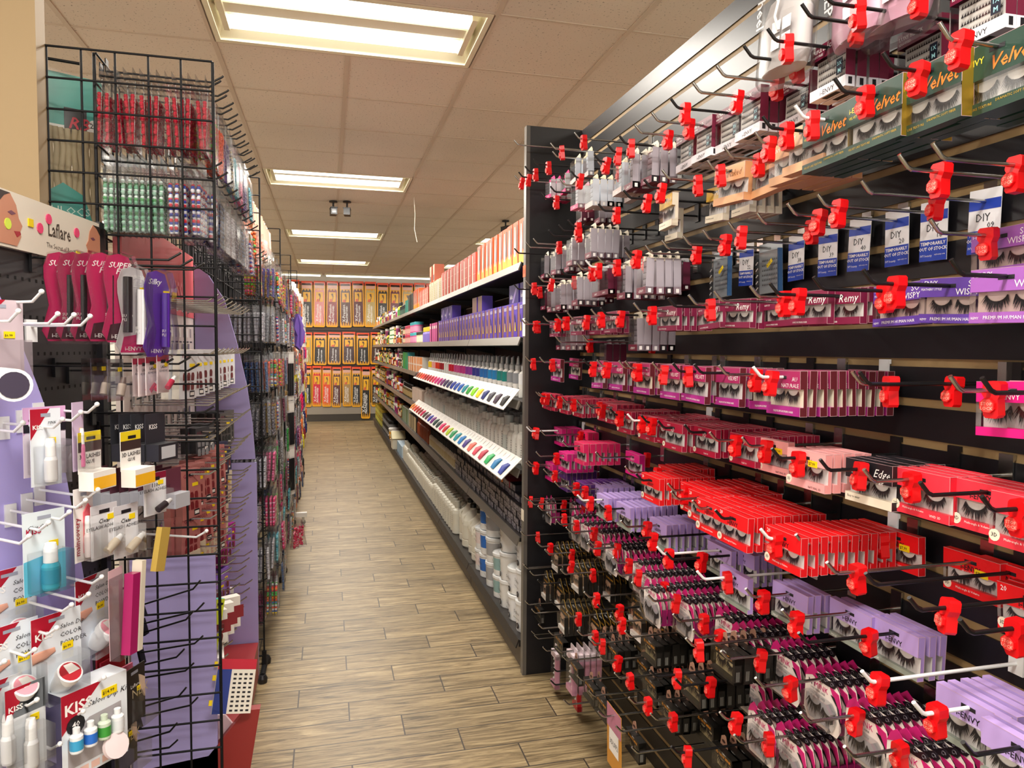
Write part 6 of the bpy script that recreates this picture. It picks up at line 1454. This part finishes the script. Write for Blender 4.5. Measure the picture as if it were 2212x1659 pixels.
def yellowbox():
    b = MB(); w, h = .058, .105; zt, zb = .012, .012-h; b.box(-w/2, w/2, 0, .0012, zb+.03, zt, WHITE); b.box(-w/2, w/2, -.0004, 0, zt-.018, zt, paint('#e8cf1c'), ['-y']); b.box(-w*.15, w*.25, -.0008, 0, -.003, .003, INK, ['-y']); b.box(-w/2, w/2, -.0006, 0, zt-.036, zt-.018, paint('#3a2c28'), ['-y'])
    b.text('3D LASHES', 0, zt-.048, .011, INK, -.0008, 1, align='C'); b.text('GLUE', 0, zt-.058, .009, INK, -.0008, 1, align='C')
    k = MB(); k.box(-w/2, w/2, -.03, .0, zb, zb+.034, WHITE); k.box(-w/2, w/2, -.0305, -.03, zb+.002, zb+.024, paint('#f0b41c'), ['-y']); k.geo([(w/2+.0004, -.029, zb+.002), (w/2+.0004, -.001, zb+.002), (w/2+.0004, -.001, zb+.026), (w/2+.0004, -.029, zb+.026)], [(0, 1, 2, 3)], paint('#f0b41c'))
    return proto('lash_glue_box', b, [proto('glue_carton', k)])
YB_ = yellowbox()
peg_item(YB_, 282, 944, .245, 'yellow and white lash glue box card, front one', 'lash glue', 'yellow lash glue box cards', rz=-.25); peg_item(YB_, 193, 946, .20, 'yellow and white lash glue box card, rear left one', 'lash glue', 'yellow lash glue box cards', rz=-.25)
dkc = yellowbox(); dkc = MB(); dkc.box(-.03, .03, 0, .0012, -.05, .012, paint('#2c2d33')); dkc.box(-.03, .03, -.03, 0, -.085, -.05, paint('#25262b')); dkc.box(-.022, .022, -.0305, -.03, -.08, -.055, paint('#b8bac0'), ['-y']); dkc.text('KISS', -.02, -.02, .014, WL, -.0006, 1)
dkp = proto('dark_lash_box', dkc)
for i, (px, py, off) in enumerate(((262, 905, .18), (280, 905, .2), (305, 905, .22), (335, 905, .25))): peg_item(dkp, px, py, off, 'black stepped lash kit box, %s of four' % ORD(i+1), 'lash kit', 'black stepped lash kit boxes', rz=-.3)
gsc = MB(); gsc.box(-.022, .022, 0, .0012, -.04, .012, paint('#5a2c3a')); gsc.box(-.022, .022, -.022, 0, -.07, -.04, paint('#a9abb2')); gsp = proto('small_glue_box', gsc)
for i in range(9): peg_item(gsp, 215+20*i, 1020+3*math.sin(i), .12+.02*i, 'small grey stepped glue box in the long row, %s from the left' % ORD(i+1), 'glue box', 'small grey glue boxes', rz=-.35)
gb = MB(); gb.box(-.013, .013, 0, .012, -.075, .01, paint('#b79a4a', .3)); place(proto('gold_slim_box', gb), px_on_plane(358, 1150, PB0+PN*.30, PN), (0, .25, prz-.3), 'slim gold box hanging alone from a white hook', 'box')
place(phook(.16, WROD), px_on_plane(290, 1152, PB0+PN*.14, PN), (0, 0, prz-.3), 'white hook with the slim gold box', 'hook')
for i, (px, py) in enumerate(((205, 1290), (228, 1290))):
    m = MB(); m.tube([(0, 0, -.01), (0, 0, -.125)], .0115, paint('#a3165f', .3), 12); place(proto('magenta_tube', m), px_on_plane(px+4, py-55, PB0+PN*.17, PN), (.1, .12, prz), 'magenta cylinder tube hanging low, %s one' % ('left', 'right')[i], 'tube', 'magenta cylinder tubes')
m = MB(); m.box(-.011, .011, -.0, .018, -.15, .0, paint('#a3165f')); m.box(.015, .028, .0, .02, -.15, .02, paint('#ddd6c4')); place(proto('mascara_carton', m), px_on_plane(296, 1238, PB0+PN*.27, PN), (.0, .10, prz-.2), 'tall magenta mascara carton with cream spine', 'carton')

# ================================================================== NEAR LAVENDER NAIL STAND (angled)
ND = Vector((math.sin(R(40.5)), math.cos(R(40.5)), 0)); NN = Vector((ND.y, -ND.x, 0)); nrz = math.atan2(NN.y, NN.x)+math.pi/2
def at_px(px, py, depth):
    d = ray(px, py); return Vector((0, 0, EYE))+d*(depth/d.dot(FWD))
B0 = at_px(100, 1100, 1.385)
ns = empty('nail_stand', (B0.x, B0.y, 0), (0, 0, nrz)); tag(ns, 'lavender nail care stand nearest the camera with white hooks', 'display stand')
def loc_on_stand(px, py, off=0): 
    p = px_on_plane(px, py, B0+NN*off, NN); return p
def xz(px, py): p = loc_on_stand(px, py); return ((p-B0).dot(ND), p.z)
prof = [xz(px, py) for px, py in ((-140, 560), (0, 640), (45, 740), (80, 830), (105, 900), (140, 1010), (165, 1150), (190, 1300), (205, 1500))]
prof = [(x, z) for x, z in prof]; last = prof[-1][0]
m = MB(); m.prism([(-.55, prof[0][1])]+prof+[(last+.005, .1), (-.55, .1)], 0, .012, paint('#aea5e0')); obj('lavender_board', m, ns)
m = MB(); m.box(-.55, last+.02, 0, .14, .02, .12, paint('#8d84c0')); obj('stand_base', m, ns)
WHK = phook(.15, WROD)
for i, (px, py) in enumerate(((85, 630), (35, 672), (120, 678), (155, 680), (190, 683), (170, 890), (130, 905), (205, 873), (45, 913), (207, 1057), (180, 1080), (145, 1105), (100, 1128), (58, 1157), (215, 1245), (187, 1282), (150, 1305), (118, 1355), (70, 1402), (220, 1462), (175, 1535), (125, 1605), (5, 1427), (75, 1510))):
    p = px_on_plane(px, py, B0+NN*.17, NN); p -= Vector((0, 0, .016))
    place(WHK, (p.x-NN.x*.17, p.y-NN.y*.17, p.z), (0, 0, nrz), 'white ball-tipped hook on the lavender stand, %s counting from the top' % ORD(i+1), 'hook', 'white hooks on the lavender stand')
def near(pr, px, py, off, label, cat, group=None, rz=0, ry=0, rx=0):
    p = px_on_plane(px, py, B0+NN*off*.9, NN); return place(pr, p, (rx, ry, nrz+rz), label, cat, group)
def kisscard(w, h, c, tri, title, sub='', pot=None, bottle=None, slot=True, extra=None, kiss=True, name='nail_care_card'):
    b = MB(); zt = .018; zb = zt-h; b.box(-w/2, w/2, 0, .0015, zb, zt, c)
    if tri: b.face([(-w/2, -.0004, zt-h*.40), (w*.15, -.0004, zt), (-w/2, -.0004, zt)], tri)
    if slot: b.box(-w*.16, w*.16, -.0008, 0, zt-.014, zt-.008, paint('#9aa0b0'), ['-y'])
    if kiss: b.text('KISS', -w*.44, zt-h*.26, w*.2, WL if tri else paint('#a8183c'), -.0010, 2)
    for i, t in enumerate(title): b.text(t, w*.06 if tri else -w*.4, zt-h*(.2+.10*i), w*.13, INK, -.0010, 0, shear=.2 if i == 0 else 0)
    kids = []
    if pot:
        k = MB(); r = w*.24; k.lathe([(r*.82, -.03), (r*.86, .0), (r, .002), (r, .016), (r*.9, .017)], WT, 18); k.lathe([(r*.86, .0172), (.001, .0174)], paint(pot), 18, capb=False, capt=False); k.face([(-r*.2, -r*.2, .0178), (r*.75, -r*.1, .0178), (r*.4, r*.7, .0178), (-r*.3, r*.7, .0178)], WHITE)
        k.xf(Matrix.Translation((.002, -.022, zb+h*.27)) @ Matrix.Rotation(.75, 4, 'X')); kids.append(proto('powder_pot', k))
        th = MB(); th.tube([(-w*.5, -.001, zb+h*.55), (-w*.25, -.002, zb+h*.56), (-w*.05, -.002, zb+h*.585)], [w*.11, w*.1, w*.05], paint('#d8a08a'), 8); th.v = [(x, y*.0-.0012+y*.15, z) for x, y, z in th.v]; kids.append(proto('finger_picture', th))
    if bottle:
        k = MB(); r = w*bottle[2]; k.lathe([(r*.9, 0), (r, .004), (r, h*.28), (r*.75, h*.33)], paint(bottle[0], .3), 14, (0, -r-.002), zb+h*.06); k.lathe([(r*.8, h*.33), (r*.75, h*.5), (r*.6, h*.56)], paint(bottle[1], .3), 14, (0, -r-.002), zb+h*.06); kids.append(proto('product_bottle', k))
        if len(bottle) > 3: lb = MB(); lb.lathe([(r+.0006, h*.08), (r+.0006, h*.25)], paint(bottle[3]), 14, (0, -r-.002), zb+h*.06, False, False); kids.append(proto('bottle_label', lb))
    if extra: extra(b, w, h, zt, zb)
    s = MB(); s.box(w*.1, w*.32, -.0016, -.0004, zt-h*.46, zt-h*.38, YEL); s.text('$6.99', w*.11, zt-h*.44, w*.07, INK, -.002, 1); kids.append(proto('price_sticker', s))
    pl = MB(); pl.box(-w*.42, w*.42, -.036, -.0004, zb+.006, zb+h*.52, CLEAR, ['-y', '-x', '+x', '+z', '-z']); kids.append(proto('clear_blister', pl))
    return proto(name, b, kids)
cardw = paint('#dfe6ee'); kred = paint('#a8122c')
CP = kisscard(.088, .155, cardw, kred, ('Salon Dip', 'COLOR', 'POWDER'), pot='#b01c2c'); CP2 = kisscard(.088, .155, cardw, kred, ('Salon Dip', 'COLOR', 'POWDER'), pot='#f0a0b0')
near(CP, 122, 1345, .14, 'dip powder card with white pot and yellow sticker, front one', 'nail card', 'dip powder cards'); near(CP2, 25, 1370, .12, 'dip powder card at the left picture edge', 'nail card', 'dip powder cards'); near(CP2, 200, 1262, .10, 'dip powder card hanging behind, upper right one', 'nail card', 'dip powder cards', rz=.3)
near(CP2, 20, 1250, .06, 'dip powder card high behind the others', 'nail card', 'dip powder cards')
kp = kisscard(.052, .135, cardw, kred, ('PINK',), bottle=('#eceef0', '#f4f5f6', .2)); near(kp, 98, 905, .14, 'nail glue blister with white brush-on bottle and red top', 'nail card')
gf = kisscard(.075, .125, paint('#e9dfe8'), paint('#d8a8d0'), ('Glue',), bottle=('#e07aa8', '#e9dfe8', .08), kiss=False, extra=lambda b, w, h, zt, zb: (b.box(-w/2, w/2, -.0012, 0, zt-.03, zt, paint('#d8a8d0'), ['-y']), b.text('GEL FINGER', 0, zt-.027, w*.15, paint('#6a1c4c'), -.0016, 1, align='C'), b.box(-w/2, w/2, -.0012, 0, zt-.045, zt-.03, INK, ['-y']), b.text('Glue', w*.1, zt-.042, w*.14, WL, -.0016, 1)))
near(gf, 96, 900, .09, 'lilac-topped finger nail glue card behind the white bottle', 'nail card')
pc = kisscard(.03, .125, paint('#cdb8d4'), None, (), bottle=('#e07aa8', '#f0eef2', .16), kiss=False, slot=False); near(pc, 168, 890, .15, 'narrow lilac card with pink and white pen', 'nail card', rz=.4)
go = kisscard(.072, .145, paint('#dbe7ee'), None, ('Glue OFF',), bottle=('#3aa9c4', '#e6ecf0', .2, '#2f97b8'), extra=lambda b, w, h, zt, zb: b.face([(-w/2, -.0004, zb), (w/2, -.0004, zb), (w/2, -.0004, zb+h*.5), (-w/2, -.0004, zb+h*.42)], paint('#5fb9d6'))); near(go, 95, 1125, .14, 'pale blue glue remover card with turquoise bottle', 'nail card')
mc = kisscard(.042, .135, paint('#ece6e4'), None, (), bottle=('#e6d8d8', '#f2f0f0', .15), extra=lambda b, w, h, zt, zb: (b.prism([(-w*.05, zb+.015), (w*.4, zb+.015), (w*.42, zt-.045), (w*.2, zt-.03), (-w*.05, zt-.045)], -.003, -.0004, paint('#e0606c')), b.text('maincovery', -w*.25, zb+.012, .015, kred, -.001, 1, rot=math.pi/2))); near(mc, 180, 1075, .15, 'white manicure card with coral pen', 'nail card', rz=.2)
mp = MB(); mp.box(-.02, .02, -.02, 0, -.14, .015, CLEARG); mp.box(-.02, .02, 0, .001, -.14, .03, paint('#dcb4bc')); mp.box(.0, .01, -.0215, -.02, -.06, -.03, YEL); near(proto('nail_strip_pack', mp), 250, 1262, .17, 'pink strip pack with grey oval shapes', 'nail pack', rz=.35)
# kit box
kb = MB(); w, h, d = .125, .16, .05; kb.box(-w/2, w/2, 0, d, -h, 0, paint('#4c4864'), ['-x', '+x', '+y', '-z']); W1 = paint('#e3e9f0'); kb.box(-w/2, w/2, 0, d, -h, 0, W1, ['-y', '+z'])
kb.face([(-w/2, -.0004, -h*.45), (w*.1, -.0004, 0), (-w/2, -.0004, 0)], kred); kb.text('KISS', -w*.46, -h*.24, .028, WL, -.0008, 2); kb.text('Salon Dip Kit', -w*.12, -h*.24, .015, INK, -.0008, 0, shear=.25)
kb.face([(-w*.42, -.0006, -h*.86), (w*.4, -.0006, -h*.86), (w*.4, -.0006, -h*.34), (-w*.1, -.0006, -h*.36), (-w*.42, -.0006, -h*.52)], paint('#a9a4a8'))
kb.prism([(-w*.3+.017*math.cos(R(30*i)), -h*.38+.017*math.sin(R(30*i))) for i in range(12)], -.0016, -.0006, INK); kb.text('40', -w*.3, -h*.40, .014, WL, -.002, 1, align='C')
for i in range(5): kb.box(-w*.42+i*.021, -w*.42+.016+i*.021, -.0008, 0, -h*.97, -h*.89, paint('#e8c0b4'), ['-y'])
k1 = MB()
for i, (c, lc) in enumerate((('#e9edf1', '#3aa0d0'), ('#e9edf1', '#2a6fd0'), ('#c9d8c4', '#3f9a3c'), ('#e9edf1', '#dfe4ea'))):
    cx_ = -w*.34+i*.026; k1.lathe([(.010, 0), (.011, .002), (.011, .030), (.006, .034), (.006, .044)], paint(c, .3), 12, (cx_, -.010), -h*.66); k1.lathe([(.0114, .006), (.0114, .024)], paint(lc), 12, (cx_, -.010), -h*.66, False, False)
k2 = MB(); k2.lathe([(.021, 0), (.023, .003), (.023, .012), (.001, .013)], paint('#f0dfe2', .3), 18); k2.xf(Matrix.Translation((.025, -.012, -h*.80)) @ Matrix.Rotation(1.2, 4, 'X'))
k3 = MB(); k3.box(.012, .042, -.0012, 0, -h*.21, -h*.12, YEL); k3.text('$14.99', .013, -h*.18, .0085, INK, -.0016, 1)
near(proto('nail_kit_box', kb, [proto('kit_bottles', k1), proto('powder_pot', k2), proto('price_sticker', k3)]), 205, 1475, .18, 'white and red dip powder kit box with little bottles in its window', 'kit box')
bb = kisscard(.065, .15, paint('#d9dde2'), kred, (), bottle=('#e9ebee', '#f4f5f6', .17)); near(bb, 55, 1500, .16, 'nail blister with white bottle at the bottom left', 'nail card', 'white bottle nail blisters'); near(bb, 5, 1490, .14, 'nail blister with white bottle cut by the left edge', 'nail card', 'white bottle nail blisters')
near(kisscard(.05, .14, paint('#e4e6ea'), paint('#2f8a4c'), ()), 100, 1560, .12, 'nail card with green and red top behind the white bottles', 'nail card')
ct = MB(); ct.tube([(0, 0, 0), (-.075, .02, 0)], .028, WT, 20); ct.lathe([(.024, 0), (.024, .001)], INK, 18); f2 = MB(); f2.lathe([(.022, -.001), (.022, .001)], paint('#3c3448'), 18); f2.xf(Matrix.Translation((.001, 0, 0)) @ Matrix.Rotation(math.pi/2, 4, 'Y'))
ct = MB(); ct.tube([(0, 0, 0), (0, .09, 0)], .026, WT, 20); f2 = MB(); f2.tube([(0, -.001, 0), (0, 0, 0)], .021, paint('#3c3448'), 18);
place(proto('white_cream_tube', ct, [proto('dark_end_cap', f2)]), at_px(30, 832, 1.12), (0, 0, .55), 'fat white tube with dark round end', 'tube')
near(kisscard(.08, .14, paint('#c9b8c2'), kred, ()), -5, 670, .12, 'red-topped card cut by the left edge above the white tube', 'nail card')
nx = kisscard(.062, .11, paint('#26211f'), None, (), kiss=False, extra=lambda b, w, h, zt, zb: (b.text('NEX', -w*.15, zt-h*.55, .024, paint('#b8a888'), -.001, 0, rot=.0), b.text('Laflare', -w*.2, zt-h*.36, .010, WL, -.001), b.prism([(w*.2, zt-.02), (w*.42, zt-.03), (w*.42, zt-.07), (w*.25, zt-.05)], -.004, 0, paint('#c9b09a'))), name='black_nail_card')
for i, (px, py) in enumerate(((290, 1460), (272, 1560))): near(nx, px, py, .16, 'black nail card with beige nail tips, %s one' % ('upper', 'lower')[i], 'nail card', 'black nail cards', rz=.3)
for i, (px, py) in enumerate(((235, 1365), (245, 1430), (262, 1455))):
    m = MB(); m.box(-.03, .03, 0, .004, -.09, .01, paint(('#b3202c', '#a8182c', '#d86a8c')[i])); near(proto('red_envelope_pack', m), px, py, .08+.02*i, 'red and gold nail envelope pack, %s one down' % ORD(i+1), 'nail pack', 'red envelope packs', rz=.2)
# tan pillar above the pegboard
pm = mat('tan_pillar', '#97815f', .7); p1 = at_px(86, 440, 1.72)
m = MB(); m.box(p1.x-.5, p1.x, p1.y, p1.y+.06, 1.70, CEIL, pm); structure('pillar', m)
